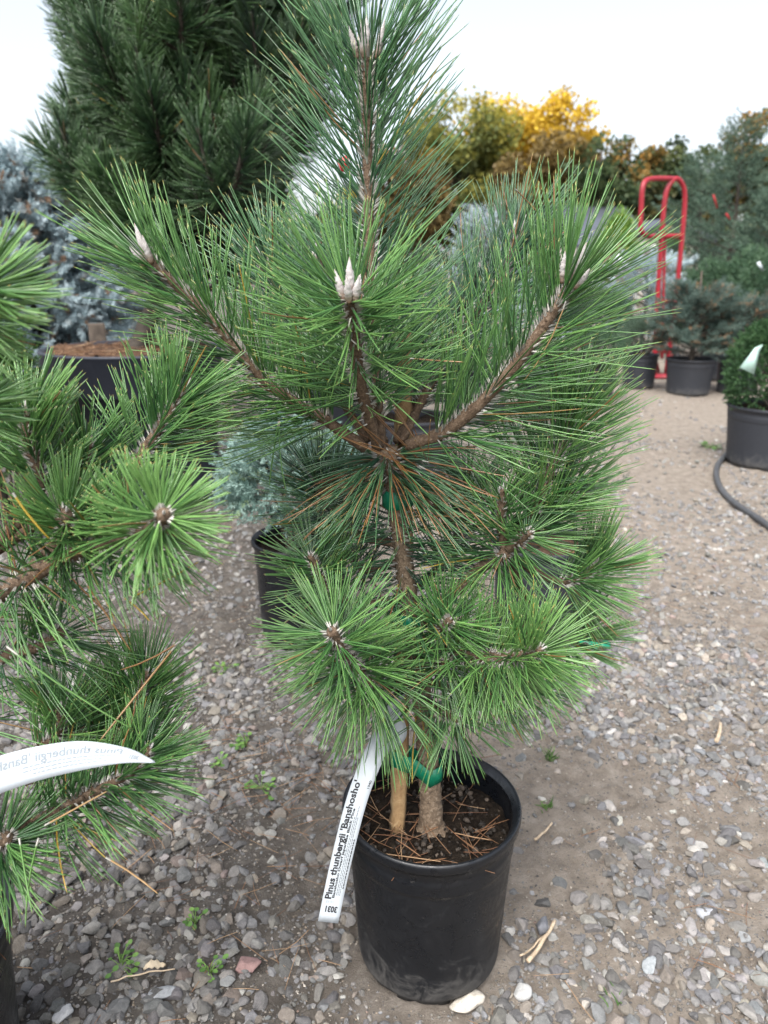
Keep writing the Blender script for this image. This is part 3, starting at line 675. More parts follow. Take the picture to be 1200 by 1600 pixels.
def print_bars(sheet, rows, hoff, mat, parent, org, seed):
    """rows of print too small to read"""
    r2 = rs(seed); mb = MB(); half = np.linalg.norm(sheet.a[len(sheet.a) // 2])
    for (w0, l0, l1, th) in rows:
        l = l0
        while l < l1:
            e = min(l + .0015 + .004 * r2.rand(), l1)
            q = np.array([l, e, e, l]); ww = w0 + np.array([-1, -1, 1, 1]) * th / 2 / half
            mb.add(sheet.at(q, ww, hoff), np.array([[0, 1, 2, 3]])); l = e + .0009
    obj('small_print', mb.mesh('small_print', M[mat], False, org), parent)
c = spline([P(512.5, 1441, .800), P(532, 1350, .815), P(556, 1255, .835), P(578, 1195, .855), P(600, 1150, .885), P(622, 1130, .915)], 40)
tan = nrm(np.gradient(c, axis=0)); view = nrm(c - np.array([0, 0, CAM_Z])); ac = nrm(np.cross(view, tan))
if ac[0, 0] < 0: ac = -ac
ac = nrm(ac + .12 * tan) * .0135
V, Fs, nn = strip(c, ac)
sg = 1 if np.dot(nn[5], view[5]) < 0 else -1
torg = P(556, 1255, .835)
tg = thing('plant_tag', torg, 'white printed name tag hanging down beside the front black pot', 'plant tag', 'white name tags')
obj('strip', make_mesh('strip', V, Fs, M['paper'], True, None, torg), tg)
sh = Sheet(c, ac, nn); ho = sg * .0008
print_text(sh, "Pinus thunbergii 'Banshosho'", .034, -.20, .163, .0084, 1, -1, ho, 'ink', tg, True, .032, torg)
print_text(sh, "Banshosho Dwarf Japanese Black Pine", .036, .10, .125, .0032, 1, -1, ho, 'ink', tg, True, .03, torg)
print_text(sh, "3031", .0235, .62, .0155, .0085, -1, -1, ho, 'ink', tg, False, .04, torg)
print_text(sh, "12-15\"", .0315, .1, .011, .0034, -1, -1, ho, 'ink_pale', tg, False, .0, torg)
print_text(sh, "1940", .190, .78, .011, .0030, 1, -1, ho, 'ink', tg, True, .01, torg)
print_bars(sh, [(.27, .040, .15, .0006), (.42, .040, .165, .0006), (.57, .040, .15, .0006), (.76, .050, .12, .0013)], ho, 'ink', tg, torg, 4)
# the tag's looped end, a wide white flap on the stake
c = spline([P(606, 1175, .893), P(620, 1150, .900), P(612, 1115, .915), P(618, 1085, .93)], 16); ac2 = np.broadcast_to(np.array([.014, .004, .002]), (16, 3))
V, Fs, _n = strip(c, ac2); obj('looped_end', make_mesh('looped_end', V, Fs, M['paper'], True, None, torg), tg)

# ------------------------------------------------------------------ the pine at the left edge
lorg = np.array([POT1[0], POT1[1], Z0])
lp = thing('pine_tree', lorg, 'young pine reaching in from the left edge, its trunk outside the frame', 'pine tree', 'young black pines')
ltr = spline([lorg + np.array([0, 0, -.02]), lorg + np.array([.0, .01, .25]), lorg + np.array([-.01, .02, .6]), lorg + np.array([.0, .02, .95])], 40)
V, Fs = tube(ltr, np.linspace(.018, .009, 40), 12, .2, 14)
ltrunk = obj('trunk', make_mesh('trunk', V, Fs, M['bark'], True, None, lorg), lp)
LB = lambda pts, seed, **kw: pine_branch(lp, lorg, pts, seed, **kw)
def lt(z): return np.array([lorg[0], lorg[1] + .01, z])
def LBT(z, pts, seed, **kw):                     # a branch that starts on the trunk
    kw['L'] = kw.get('L', .13) * (.95 if seed > 60 else .80); kw['nf'] = int(kw['nf'] * .85)
    for q in kw.get('old') or []: q['L'] *= .85
    return pine_branch(lp, lorg, [lt(z)] + [P(*q) for q in pts], seed, **kw)
LBT(.52, [(-40, 960, .70), (40, 905, .69), (130, 858, .690), (205, 838, .660), (240, 820, .625), (256, 803, .592)], 51, nf=140, L=.085, t0=.66, a0=80, a1=48, ra=.008, rb=.0062, buds=3, bl=.011, tone=.92, up=.04, fwd=.03, bud_dir=(.3, -.8, .5),
    old=[dict(t0=.12, t1=.72, nf=170, L=.115, a0=80, a1=65, tone=.45, sag=.35, fwd=.15, brown=.05)])
LBT(.55, [(0, 930, .70), (90, 850, .695), (104, 800, .675)], 52, nf=120, L=.085, t0=.66, a0=72, a1=40, ra=.0078, rb=.0058, buds=3, bl=.012, tone=.82, up=.05, fwd=.03)
LBT(.60, [(-20, 860, .72), (60, 770, .735), (45, 690, .74), (42, 640, .74)], 53, nf=210, L=.098, t0=.52, a0=64, a1=34, ra=.0065, rb=.0045, buds=2, bl=.018, tone=.66)
LBT(.56, [(60, 890, .74), (150, 835, .77), (215, 720, .80), (262, 650, .82), (285, 615, .83)], 54, nf=215, L=.115, t0=.58, a0=58, a1=34, ra=.007, rb=.0046, buds=2, bl=.022, tone=.50, up=.08)
LBT(.62, [(40, 830, .75), (120, 770, .78), (140, 690, .80)], 55, nf=170, L=.10, t0=.5, a0=66, a1=36, rb=.0045, buds=1, bl=.018, tone=.5)
LBT(.72, [(-120, 560, .64), (-60, 480, .60), (-22, 440, .58)], 56, nf=150, L=.082, t0=.45, a0=72, a1=40, rb=.005, buds=2, bl=.018, tone=.92)
LBT(.62, [(-110, 680, .66), (-55, 650, .64), (-25, 615, .64)], 59, nf=80, L=.07, t0=.5, a0=72, a1=40, rb=.005, buds=1, bl=.016, tone=.75)
LBT(.40, [(-30, 1060, .72), (60, 1010, .73), (100, 985, .74)], 57, nf=95, L=.14, t0=.15, a0=75, a1=55, rb=.005, buds=1, bl=.010, tone=.38, sag=.25, brown=.03)
# low branches over the gravel
LBT(.33, [(-60, 1250, .72), (60, 1215, .74), (150, 1180, .755), (205, 1120, .765), (232, 1050, .77)], 61, nf=240, L=.088, t0=.58, a0=62, a1=36, ra=.0065, rb=.0042, buds=1, bl=.010, tone=.55, up=.15)
LBT(.31, [(-80, 1260, .70), (40, 1180, .72), (88, 1150, .73), (96, 1105, .735)], 62, nf=130, L=.085, t0=.55, a0=64, a1=36, rb=.0042, buds=1, bl=.010, tone=.60, up=.15)
LBT(.30, [(-40, 1330, .66), (15, 1305, .66), (110, 1255, .675), (200, 1210, .69), (235, 1170, .70)], 63, nf=170, L=.088, t0=.52, a0=66, a1=40, ra=.0062, rb=.0045, buds=1, bl=.010, tone=.40, up=.05,
    old=[dict(t0=.50, t1=.85, nf=70, L=.12, a0=75, a1=45, tone=.4, sag=.6, fwd=.2, brown=.04)])
LBT(.28, [(-60, 1350, .64), (-10, 1330, .63), (12, 1308, .62)], 64, nf=85, L=.088, t0=.6, a0=84, a1=45, rb=.006, buds=1, bl=.010, tone=.45, up=.2,
    old=[dict(t0=.75, t1=1., nf=16, L=.10, a0=110, a1=95, tone=.6, sag=.8, fwd=0)])
LBT(.36, [(20, 1190, .80), (120, 1150, .82), (170, 1090, .83)], 65, nf=130, L=.085, t0=.5, a0=60, a1=36, rb=.004, buds=1, bl=.010, tone=.36, up=.1)
strays(ltrunk, lorg, [((200, 936, .66), (312, 886, .64), .5, .42), ((190, 932, .66), (252, 972, .64), .5, .42), ((278, 1004, .66), (162, 1150, .64), .5, .9), ((282, 1002, .66), (180, 1072, .64), .5, .8), ((10, 1010, .6), (205, 1160, .6), .9, 0),
    ((130, 905, .64), (205, 1020, .64), .5, .85), ((20, 770, .6), (70, 850, .6), .5, .42), ((60, 1310, .58), (20, 1440, .56), .9, 0), ((30, 1310, .58), (48, 1425, .56), .9, 0), ((70, 1290, .58), (170, 1235, .58), .5, 1.0), ((165, 1340, .62), (255, 1388, .62), .5, 1.0)], 6)
# tag at the left edge, print showing through from its other side
top = np.array([P(-60, 1202, .585), P(0, 1181, .60), P(60, 1166, .612), (P(130, 1158, .625)), P(200, 1169, .635), P(241, 1189, .64)])
bot = np.array([P(-60, 1262, .575), P(2, 1239, .588), P(62, 1219, .60), P(125, 1204, .612), P(188, 1193, .624), P(243, 1192, .639)])
top, bot = spline(top, 40), spline(bot, 40); cen = (top + bot) / 2; ac = (top - bot) / 2
torg2 = P(60, 1190, .6)
tg2 = thing('plant_tag', torg2, 'bluish white curled name tag lying in the pine at the left edge', 'plant tag', 'white name tags')
V, Fs, nn = strip(cen, ac); sg = 1 if np.dot(nn[20], P(60, 1190, .6) - np.array([0, 0, 1])) < 0 else -1
obj('strip', make_mesh('strip', V, Fs, M['paper'], True, None, torg2), tg2)
sh = Sheet(cen, ac, nn); Lt = sh.L[-1]
def print_m(body, lo_, hi_, w0, hgt_frac, mat):
    V, Fc = text_mesh(body, 1, .01); V[:, 0] -= V[:, 0].min(); V[:, 0] /= V[:, 0].max()
    l = hi_ - (hi_ - lo_) * V[:, 0]; w = w0 + V[:, 1] / .72 * hgt_frac
    fs = {}
    for f in Fc: fs.setdefault(len(f), []).append(f)
    obj('lettering', make_mesh('lettering', sh.at(l, w, sg * .0007), [np.array(v) for v in fs.values()], M[mat], False, None, torg2), tg2)
print_m("Pinus thunbergii 'Banshosho'", Lt * .02, Lt * .80, .18, .55, 'ink_pale')
print_m("3031", Lt * .85, Lt * .90, -.35, .7, 'ink_pale')
print_bars(sh, [(-.05, Lt * .3, Lt * .80, .0010), (-.28, Lt * .3, Lt * .78, .0010), (-.5, Lt * .35, Lt * .74, .0010)], sg * .0007, 'ink_pale', tg2, torg2, 6)

# ------------------------------------------------------------------ conifers, shrubs and trees behind
def twigs(mb, P0, D, L, nn, nl, nw, spread, rng, tone=None, base=.0):
    """needle bearing twigs: each needle a thin folded blade"""
    n = len(P0); D = nrm(D); m = n * nn
    s = (np.arange(nn)[None] + rng.rand(n, nn)) / nn; s = base + (1 - base) * s
    U = nrm(np.cross(D, rng.randn(n, 3))); Vv = np.cross(D, U)
    ph = rng.rand(n, nn) * 6.283
    R = np.cos(ph)[..., None] * U[:, None] + np.sin(ph)[..., None] * Vv[:, None]
    al = np.radians(spread + 12 * rng.randn(n, nn))[..., None] * (1.1 - .5 * s[..., None])
    d = np.cos(al) * D[:, None] + np.sin(al) * R
    b = P0[:, None] + D[:, None] * (s * L[:, None])[..., None]
    b, d = b.reshape(m, 3), d.reshape(m, 3); ln = nl * (.7 + .5 * rng.rand(m))[:, None]
    w = nrm(np.cross(d, rng.randn(m, 3))) * nw / 2
    tip = b + d * ln; mid = b + d * ln * .45
    V = np.stack([b, mid - w, tip, mid + w], 1).reshape(-1, 3); o = (np.arange(m) * 4)[:, None]
    tn = (rng.rand(n) if tone is None else tone)
    c = np.zeros((n, nn, 4, 3)); c[..., 0] = (tn[:, None] * .7 + .3 * rng.rand(n, nn))[..., None]; c[..., 1] = s[..., None]; c[..., 2] = rng.rand(n, 1, 1)
    mb.add(V, np.array([[0, 1, 2, 3]]) + o, c.reshape(-1, 3))
def conifer(loc, z0,  h, r, mat, seed, label, nb=60, tw=16, tl=.08, nn=24, nl=.018, nw=.003, lift=.25, taper=1.0, name='spruce_tree', cat='spruce', group=None, spread=55, zb=0., top=0.1, vary=.18):
    rng = rs(seed); base = np.array([loc[0], loc[1], zb])
    t = thing(name, base, label, cat, group)
    V, Fs = tube(spline([base + [0, 0, -.03 if zb > .05 else 0], base + [.01 * h, 0, h * .5], base + [0, 0, h - zb]], 14), np.linspace(.018 * h + .008, .004, 14), 8, .2, seed)
    obj('trunk', make_mesh('trunk', V, Fs, M['bark_dark'], True, None, base), t)
    mb = MB(); bb = MB(); Ps, Ds, Ls, Ts = [], [], [], []
    for i in range(nb):
        u = (i + rng.rand()) / nb; z = z0 + (h - z0) * u ** .9
        L = r * ((1 - u) ** taper * (1 - top) + top) * (.78 + .4 * rng.rand()); a = i * 2.4 + rng.randn() * .3
        d = np.array([math.cos(a), math.sin(a), lift + .5 * u + .12 * rng.randn()]); d = nrm(d)
        p0 = np.array([base[0], base[1], z]); p1 = p0 + d * L * .6; p2 = p1 + nrm(d + [0, 0, -.1]) * L * .45
        pp = spline([p0, p1, p2], 12); bb.add(*tube(pp, np.linspace(.007, .002, 12) * (.5 + L), 4))
        k = max(4, int(tw * (L / r + .25)))
        for q in range(k):
            s = .25 + .75 * (q + rng.rand()) / k; x = pp[0] + (pp[-1] - pp[0]) * 0; e = s * 11; ei = min(int(e), 10); x = pp[ei] + (pp[ei + 1] - pp[ei]) * (e - ei)
            side = nrm(np.cross(d, [0, 0, 1])) * (1 if q % 2 else -1)
            dd = nrm(d * (.6 + .5 * s) + side * (.95 - .5 * s) + [0, 0, vary * rng.randn() + .12]) if q < k - 1 else nrm(d + [0, 0, .1])
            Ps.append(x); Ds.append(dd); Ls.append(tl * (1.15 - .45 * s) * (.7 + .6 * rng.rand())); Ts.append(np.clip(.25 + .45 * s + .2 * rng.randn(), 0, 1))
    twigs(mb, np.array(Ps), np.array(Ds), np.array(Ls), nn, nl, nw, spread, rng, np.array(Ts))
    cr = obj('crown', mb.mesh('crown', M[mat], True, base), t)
    obj('limbs', bb.mesh('limbs', M['bark_dark'], True, base), t)
    return t
def mound(loc, zc, rx, rz, mat, seed, label, n=500, tl=.06, nn=20, nl=.012, nw=.004, name='shrub', cat='shrub', group=None, spread=50, zb=0., upb=.3, lob=.25, stem=True):
    rng = rs(seed); base = np.array([loc[0], loc[1], zb]); t = thing(name, base, label, cat, group)
    d = nrm(rng.randn(n, 3)); d[:, 2] = np.where(d[:, 2] < -.55, -d[:, 2], d[:, 2])
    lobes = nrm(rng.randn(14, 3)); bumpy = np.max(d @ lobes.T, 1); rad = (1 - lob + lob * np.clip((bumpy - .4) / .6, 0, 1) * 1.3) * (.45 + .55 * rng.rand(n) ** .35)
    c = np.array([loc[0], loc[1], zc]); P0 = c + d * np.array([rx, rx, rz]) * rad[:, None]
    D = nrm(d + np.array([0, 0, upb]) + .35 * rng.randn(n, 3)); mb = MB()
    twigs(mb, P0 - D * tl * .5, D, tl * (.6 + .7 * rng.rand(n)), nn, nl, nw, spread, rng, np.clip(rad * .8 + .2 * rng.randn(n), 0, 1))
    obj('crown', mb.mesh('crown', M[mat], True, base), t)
    bb = MB()
    for i in range(9):
        q = c + d[i * 3] * np.array([rx, rx, rz]) * .7
        bb.add(*tube(spline([base + [.01 * rng.randn(), .01 * rng.randn(), -.02 if zb > .05 else 0], (base + q) / 2 + .03 * rng.randn(3), q], 10), np.linspace(.010, .003, 10), 5))
    obj('stems', bb.mesh('stems', M['bark_dark'], True, base), t)
    return t
M['f_spruce_blue'] = foliage_mat('blue_spruce', (.16, .23, .255), (.35, .45, .48), (.58, .66, .69), tip=(.28, .19, .13))
M['f_juniper'] = foliage_mat('blue_juniper', (.045, .10, .08), (.14, .24, .21), (.32, .44, .39), tip=(.20, .28, .16))
M['f_thuja'] = foliage_mat('thuja_green', (.012, .045, .012), (.03, .085, .018), (.07, .14, .03))
M['f_thuja_bright'] = foliage_mat('bright_arborvitae', (.06, .13, .02), (.13, .24, .04), (.22, .35, .07))
M['f_box'] = foliage_mat('dark_box', (.018, .055, .022), (.035, .09, .035), (.07, .14, .05))
M['f_spruce_grey'] = foliage_mat('grey_green_spruce', (.035, .065, .055), (.075, .12, .10), (.14, .19, .155), tip=(.26, .16, .09))
M['f_spruce_green'] = foliage_mat('green_spruce', (.032, .062, .046), (.066, .112, .077), (.125, .180, .118))
M['f_arb'] = foliage_mat('arborvitae_green', (.022, .056, .032), (.045, .095, .052), (.085, .15, .075))

# big dark pine in its broad tub
BP = P(205, 545, 3.4); bpx, bpy_ = BP[0], 3.42
borg = np.array([bpx, bpy_, .60])
pot((bpx, bpy_), .385, .33, .665, 'broad grey black tub with a deep rim under the big dark pine', mat='pot_big', soil='mulch', soil_drop=.012, band=.165, litter=160, seed=12, soil_label='brown fallen needles covering the soil')
big_p = thing('pine_tree', borg, 'big dense dark green pine in the broad tub, cropped by the top edge', 'pine tree')
V, Fs = tube(spline([borg, borg + [.15, .04, .4], borg + [.23, .04, 1.1], borg + [.26, .02, 2.0]], 30), np.linspace(.045, .012, 30), 12, .2, 2)
bt = obj('trunk', make_mesh('trunk', V, Fs, M['bark_dark'], True, None, borg), big_p)
rng = rs(901)
for k in range(74):
    u = (k + .5) / 74; z = .99 + 1.45 * u; a = k * 2.4 + .4 * rng.randn()
    Lb = (.66 - .20 * u) * (.5 + .5 * rng.rand()) * (1 + .20 * math.cos(a)) * (1.12 if u > .4 else 1) if u > .12 else .50 * (.6 + .4 * rng.rand())
    d = np.array([math.cos(a), math.sin(a), 0]); p0 = np.array([bpx + .25 + .06 * u, bpy_ + .03, z - .12])
    p1 = p0 + d * Lb * .5 + [0, 0, .06]; p2 = p0 + d * Lb * .82 + [0, 0, .16 + .10 * rng.rand()]; p3 = p2 + nrm(d * .6 + [0, 0, .8]) * .17
    mb = MB(); mb.add(*tube(spline([p0, p1, p2, p3], 14), np.linspace(.014, .006, 14), 6, .3, k))
    nbm = MB(); pth = np.array([p1, p2, p3])
    shoot_needles(nbm, pth, .10, 190, .16, 62, 26, rng, wid=.0042, up=.12, fwd=.1, tone=.5 + .22 * rng.randn(), lo=True, r0=.006, brown=.004)
    for q in range(5):
        s0 = p1 + (p2 - p1) * (-.25 + .25 * q) ; sd_ = nrm(np.cross(d, [0, 0, 1]) * (1 if q % 2 else -1) * .8 + d * .5 + [0, 0, .55 + .3 * rng.rand()])
        pq = np.array([s0, s0 + sd_ * .12, s0 + sd_ * .20 + [0, 0, .10]])
        mb.add(*tube(spline(pq, 8), np.linspace(.008, .005, 8), 5)); shoot_needles(nbm, pq, .15, 105, .15, 60, 24, rng, wid=.0042, up=.12, tone=.5 + .25 * rng.randn(), lo=True, r0=.005, brown=.004)
    br = obj('branch', mb.mesh('branch', M['bark_dark'], True, borg), big_p)
    tag(obj('needles', nbm.mesh('needles', M['needle_dark'], True, borg), br), kind='stuff')

# left background
b = P(45, 400, 4.9); pot((b[0], 4.9), .24, .19, .40, 'black pot under the blue spruce behind the broad tub', mat='pot_grey', seed=21, k=48)
conifer((b[0], 4.9), .36, 1.50, .62, 'f_spruce_blue', 33, 'silvery blue spruce behind the big dark pine at the left', nb=250, tw=24, tl=.14, nn=46, nl=.030, nw=.0082, lift=.12, taper=.50, vary=.5, name='blue_spruce', zb=.38, top=.22)
b = P(-12, 560, 2.75); mound((b[0], 2.75), .42, .16, .44, 'f_thuja', 34, 'dark green clipped bush left of the broad tub', n=900, tl=.07, nn=26, nl=.013, nw=.006, name='evergreen_bush', spread=40, lob=.15)
b = P(110, 480, 5.9); mound((b[0], 5.9), .40, .75, .42, 'f_thuja', 47, 'dark bush added for the shadow under the blue spruce at the left', n=900, tl=.12, nn=24, nl=.03, nw=.012, name='shadow_bush', spread=45)  # added bush, its dark leaves stand for the shadow under the spruce
b = P(152, 520, 4.25)
V, Fc = box((0, 0, .355), (.085, .085, .71)); o = obj('wooden_post', make_mesh('wooden_post', V, Fc, M['wood'], False), None, (b[0], 4.25, 0)); o.rotation_euler = (0, 0, .4)
bv = o.modifiers.new('edge', 'BEVEL'); bv.width = .006; bv.segments = 2
tag(o, 'short weathered wooden post behind the broad tub', 'post')
# blue juniper in a tall black pot
b = P(470, 850, 1.99)
pot((b[0], 1.99), .135, .115, .295, 'tall black pot behind the front pine, holding the pale juniper', seed=23, k=64)
mound((b[0] - .02, 1.97), .47, .185, .17, 'f_juniper', 35, 'pale blue green juniper in a black pot left of the front pine', n=1900, tl=.05, nn=26, nl=.013, nw=.0034, name='juniper_shrub', cat='juniper', zb=.26, spread=48, lob=.35)
# pot half hidden by the right side of the front pine
b = P(845, 860, 2.0)
pot((b[0], 2.0), .135, .115, .285, 'blue black pot half hidden behind the right side of the front pine', mat='pot_grey', seed=24, k=64, soil='mulch')
conifer((b[0] - .02, 2.02), .36, .74, .22, 'f_spruce_green', 36, 'small dark spruce hidden behind the right side of the front pine', nb=40, tw=10, tl=.06, nn=24, nl=.014, nw=.0026, zb=.25, name='spruce_tree')
# potted plants standing behind the front pine
b = P(640, 700, 3.6); pot((b[0], 3.6), .2, .16, .33, 'black pot of the dark spruce straight behind the front pine', mat='pot_grey', seed=25, k=48)
conifer((b[0], 3.6), .36, 1.05, .42, 'f_spruce_green', 37, 'dark spruce straight behind the front pine trunk', nb=60, tw=14, tl=.10, nn=26, nl=.02, nw=.0036, zb=.3)
b = P(745, 640, 5.2); pot((b[0], 5.2), .22, .18, .36, 'black pot under the blue grey spruce behind the pine', mat='pot_grey', seed=26, k=48)
conifer((b[0], 5.2), .42, 1.30, .5, 'f_spruce_blue', 38, 'blue grey spruce behind the right branches of the front pine', nb=70, tw=14, tl=.12, nn=26, nl=.025, nw=.0045, zb=.33, name='blue_spruce')
b = P(520, 620, 5.0); pot((b[0], 5.0), .22, .18, .36, 'black pot behind the pale juniper', mat='pot_grey', seed=27, k=48)
conifer((b[0], 5.0), .42, 1.2, .5, 'f_spruce_green', 39, 'bushy dark spruce seen between the big dark pine and the front pine', nb=60, tw=14, tl=.12, nn=24, nl=.025, nw=.0045, zb=.33)
b = P(850, 640, 5.4); pot((b[0], 5.4), .22, .18, .36, 'black pot just behind the right branch of the front pine', mat='pot_grey', seed=28, k=48)
mound((b[0], 5.4), .62, .34, .30, 'f_arb', 40, 'dark green rounded shrub behind the right branch of the front pine', n=700, tl=.08, nn=22, nl=.018, nw=.006, zb=.33)

# right background: pots along the lane
def potR(px, pyb, wpx, label, plant, seed, mat='pot_grey', h=.29):
    g = G(px, pyb); R = wpx / 2 / F * g[1]
    pot((g[0], g[1] + R * .8), R, R * .84, h, label, mat=mat, seed=seed, k=48, group='black pots along the far side of the lane')
    return g[0], g[1] + R * .8
x, y = potR(1085, 620, 76, 'widest black pot in front of the red hand truck', None, 31)
conifer((x, y), .30, .74, .34, 'f_spruce_grey', 41, 'grey green dwarf spruce in the wide pot before the red hand truck', nb=90, tw=15, tl=.11, nn=32, nl=.022, nw=.0042, lift=.22, taper=.30, top=.45, zb=.27, name='dwarf_spruce', vary=.4)
V, Fs = tube(np.array([[x, y, .3], [x + .01, y, .7], [x, y, .97]]), [.012, .012, .006], 7, .2); tag(obj('stake', make_mesh('stake', V, Fs, M['wood'])), 'thin pale stake standing up out of the grey green dwarf spruce', 'stake')
x, y = potR(1003, 609, 56, 'black pot left of the red hand truck foot', None, 32)
mound((x, y), .42, .20, .18, 'f_spruce_green', 42, 'dark small conifer in the pot left of the red hand truck', n=420, tl=.08, nn=26, nl=.018, nw=.004, zb=.27, name='dwarf_conifer', cat='conifer')
x, y = potR(925, 632, 92, 'low black pot peeping out right of the front pine needles', None, 33, h=.27)
mound((x, y), .38, .27, .17, 'f_arb', 43, 'olive green spreading yew in the low pot right of the front pine', n=600, tl=.08, nn=24, nl=.018, nw=.005, zb=.25, name='yew_shrub')
x, y = potR(1160, 618, 66, 'black pot to the right of the widest lane pot', None, 34)
conifer((x, y), .30, .66, .30, 'f_spruce_grey', 44, 'grey green spruce in the pot beside the clipped box, with bare shoots', nb=80, tw=14, tl=.10, nn=30, nl=.020, nw=.004, lift=.22, taper=.30, top=.45, zb=.27, name='dwarf_spruce', vary=.4)
x, y = potR(1122, 596, 50, 'narrow black pot in the second row behind the widest lane pot', None, 35)
mound((x, y), .40, .17, .16, 'f_arb', 45, 'small green shrub in the second row behind the widest lane pot', n=300, tl=.08, nn=22, nl=.018, nw=.006, zb=.27)
# clipped box in the near right pot
g = G(1222, 738); bx_, by_ = g[0], g[1] + .18
pot((bx_, by_), .232, .195, .318, 'grey black pot cut off by the right edge, hose at its foot', mat='pot_grey', seed=36)
mound((bx_, by_), .475, .262, .30, 'f_box', 46, 'dense dark green clipped shrub at the right edge, a pale tag on it', n=2600, tl=.035, nn=20, nl=.010, nw=.007, zb=.29, spread=60, lob=.06, name='clipped_shrub')
def flap(pts, label, mat, name='plant_tag', cat='plant tag', group=None, wav=.0):
    pts = [np.array(p) for p in pts]; c = sum(pts) / len(pts); n = nrm(np.cross(pts[1] - pts[0], pts[2] - pts[0])) * .0015
    m = len(pts); V = np.array([p + n for p in pts] + [p - n for p in pts])
    fs = [np.arange(m)[None], (np.arange(m)[::-1] + m)[None], np.array([[i, i + m, (i + 1) % m + m, (i + 1) % m] for i in range(m)])]
    return tag(obj(name, make_mesh(name, V, fs, M[mat], False, None, c), None, c), label, cat, group)
M['tag_pale'] = plain('pale_green_tag', (.36, .52, .46), .5, .12, 40)
yt = by_ - .262
flap([P(1156, 574, yt), P(1178, 585, yt), P(1187, 548, yt + .02), P(1192, 538, yt + .02), P(1180, 543, yt)], 'pale mint tag on the clipped shrub at the right edge', 'tag_pale')
# hose
hp = spline([G(1240, 722) + [0, .25, 0], G(1175, 700), G(1140, 711), G(1122, 729), G(1119, 748), G(1127, 770), G(1150, 793), G(1185, 816), G(1230, 848), G(1320, 900)], 90); hp[:, 2] = .014
V, Fs = tube(hp, .0135, 12); tag(obj('hose', make_mesh('hose', V, Fs, M['hose'])), 'dark grey irrigation hose curving over the dirt at the right edge', 'hose')

# red hand truck
torg = np.array([G(1035, 588)[0], 7.45, 0]); ht = thing('hand_truck', torg, 'red tubular hand truck with looped handles standing among the pots', 'hand truck')
RT = .022
def tb(name, pts, r=RT, n=24, k=10, closed=False, mat='red'):
    V, Fs = tube(spline(pts, n), r, k, 0, 0, closed); return obj(name, make_mesh(name, V, Fs, M[mat], True, None, torg), ht)
tb('frame', [P(1022, 584, 7.42), P(1027, 480, 7.41), P(1033, 380, 7.40), P(1038, 318, 7.40), P(1044, 292, 7.41), P(1056, 279, 7.44), P(1067, 290, 7.48), P(1070, 316, 7.50), P(1064, 390, 7.50), P(1054, 480, 7.51), P(1041, 584, 7.52)], n=70)
tb('handle_loop', [P(1052, 279, 7.44), P(1024, 279, 7.28), P(1010, 282, 7.20), P(1004, 294, 7.16), P(1002, 325, 7.16), P(1001, 352, 7.16), P(1004, 364, 7.18), P(1014, 369, 7.25), P(1033, 370, 7.40)], n=60)
tb('crossbar', [P(1033, 369, 7.40), P(1065, 369, 7.50)]); tb('crossbar', [P(1029, 470, 7.41), P(1056, 472, 7.51)], .018); tb('crossbar', [P(1024, 548, 7.42), P(1046, 550, 7.52)], .018)
tb('center_bar', [P(1039, 370, 7.44), P(1034, 560, 7.46)], .013)
tb('brace', [P(1022, 552, 7.45), P(1030, 584, 7.75)], .016); tb('brace', [P(1044, 552, 7.55), P(1040, 580, 7.80)], .016)
c = (G(1022, 586) + G(1046, 586)) / 2; V, Fc = box((c[0] + .0, 7.36, .012), (.30, .26, .018)); obj('toe_plate', make_mesh('toe_plate', V, Fc, M['red'], False, None, torg), ht)
for sx in (-.14, .20):
    cx = torg[0] + sx; a = np.linspace(0, 2 * np.pi, 25)[:-1]
    ring = np.stack([np.full(24, cx), 7.72 + .095 * np.cos(a), .13 + .095 * np.sin(a)], -1)
    w = obj('wheel', make_mesh('wheel', *tube(ring, .034, 10, 0, 0, True), M['rubber'], True, None, torg), ht)
    hub = np.array([[cx - .03, 7.72, .13], [cx + .03, 7.72, .13]]); obj('rim', make_mesh('rim', *tube(hub, .066, 16), M['red'], True, None, torg), w)

# conifers behind the lane
b = P(1138, 400, 10.5); conifer((b[0], 10.5), .15, 2.66, .85, 'f_spruce_green', 51, 'tall green spruce with red ribbons behind the hand truck', nb=80, tw=15, tl=.26, nn=26, nl=.05, nw=.010, lift=.2, taper=1.1)
b = P(1085, 400, 13); conifer((b[0], 13), .15, 2.55, .95, 'f_spruce_green', 52, 'dark spruce between the hand truck and the ribboned spruce', nb=80, tw=14, tl=.28, nn=22, nl=.06, nw=.012, taper=.8)
b = P(1010, 450, 9.6); conifer((b[0], 9.6), .1, .98, .62, 'f_spruce_blue', 53, 'low silvery blue spruce seen through the hand truck frame', nb=60, tw=14, tl=.2, nn=24, nl=.045, nw=.009, taper=.5, top=.3, name='blue_spruce')
b = P(962, 400, 12.5); mound((b[0], 12.5), .85, .30, .95, 'f_thuja_bright', 54, 'bright yellow green columnar arborvitae left of the hand truck', n=600, tl=.16, nn=22, nl=.05, nw=.02, name='arborvitae', cat='arborvitae', lob=.1)
b = P(1046, 400, 14); mound((b[0], 14), .75, .28, .80, 'f_thuja_bright', 55, 'bright green arborvitae seen through the hand truck frame', n=500, tl=.16, nn=22, nl=.05, nw=.02, name='arborvitae', cat='arborvitae', lob=.1)
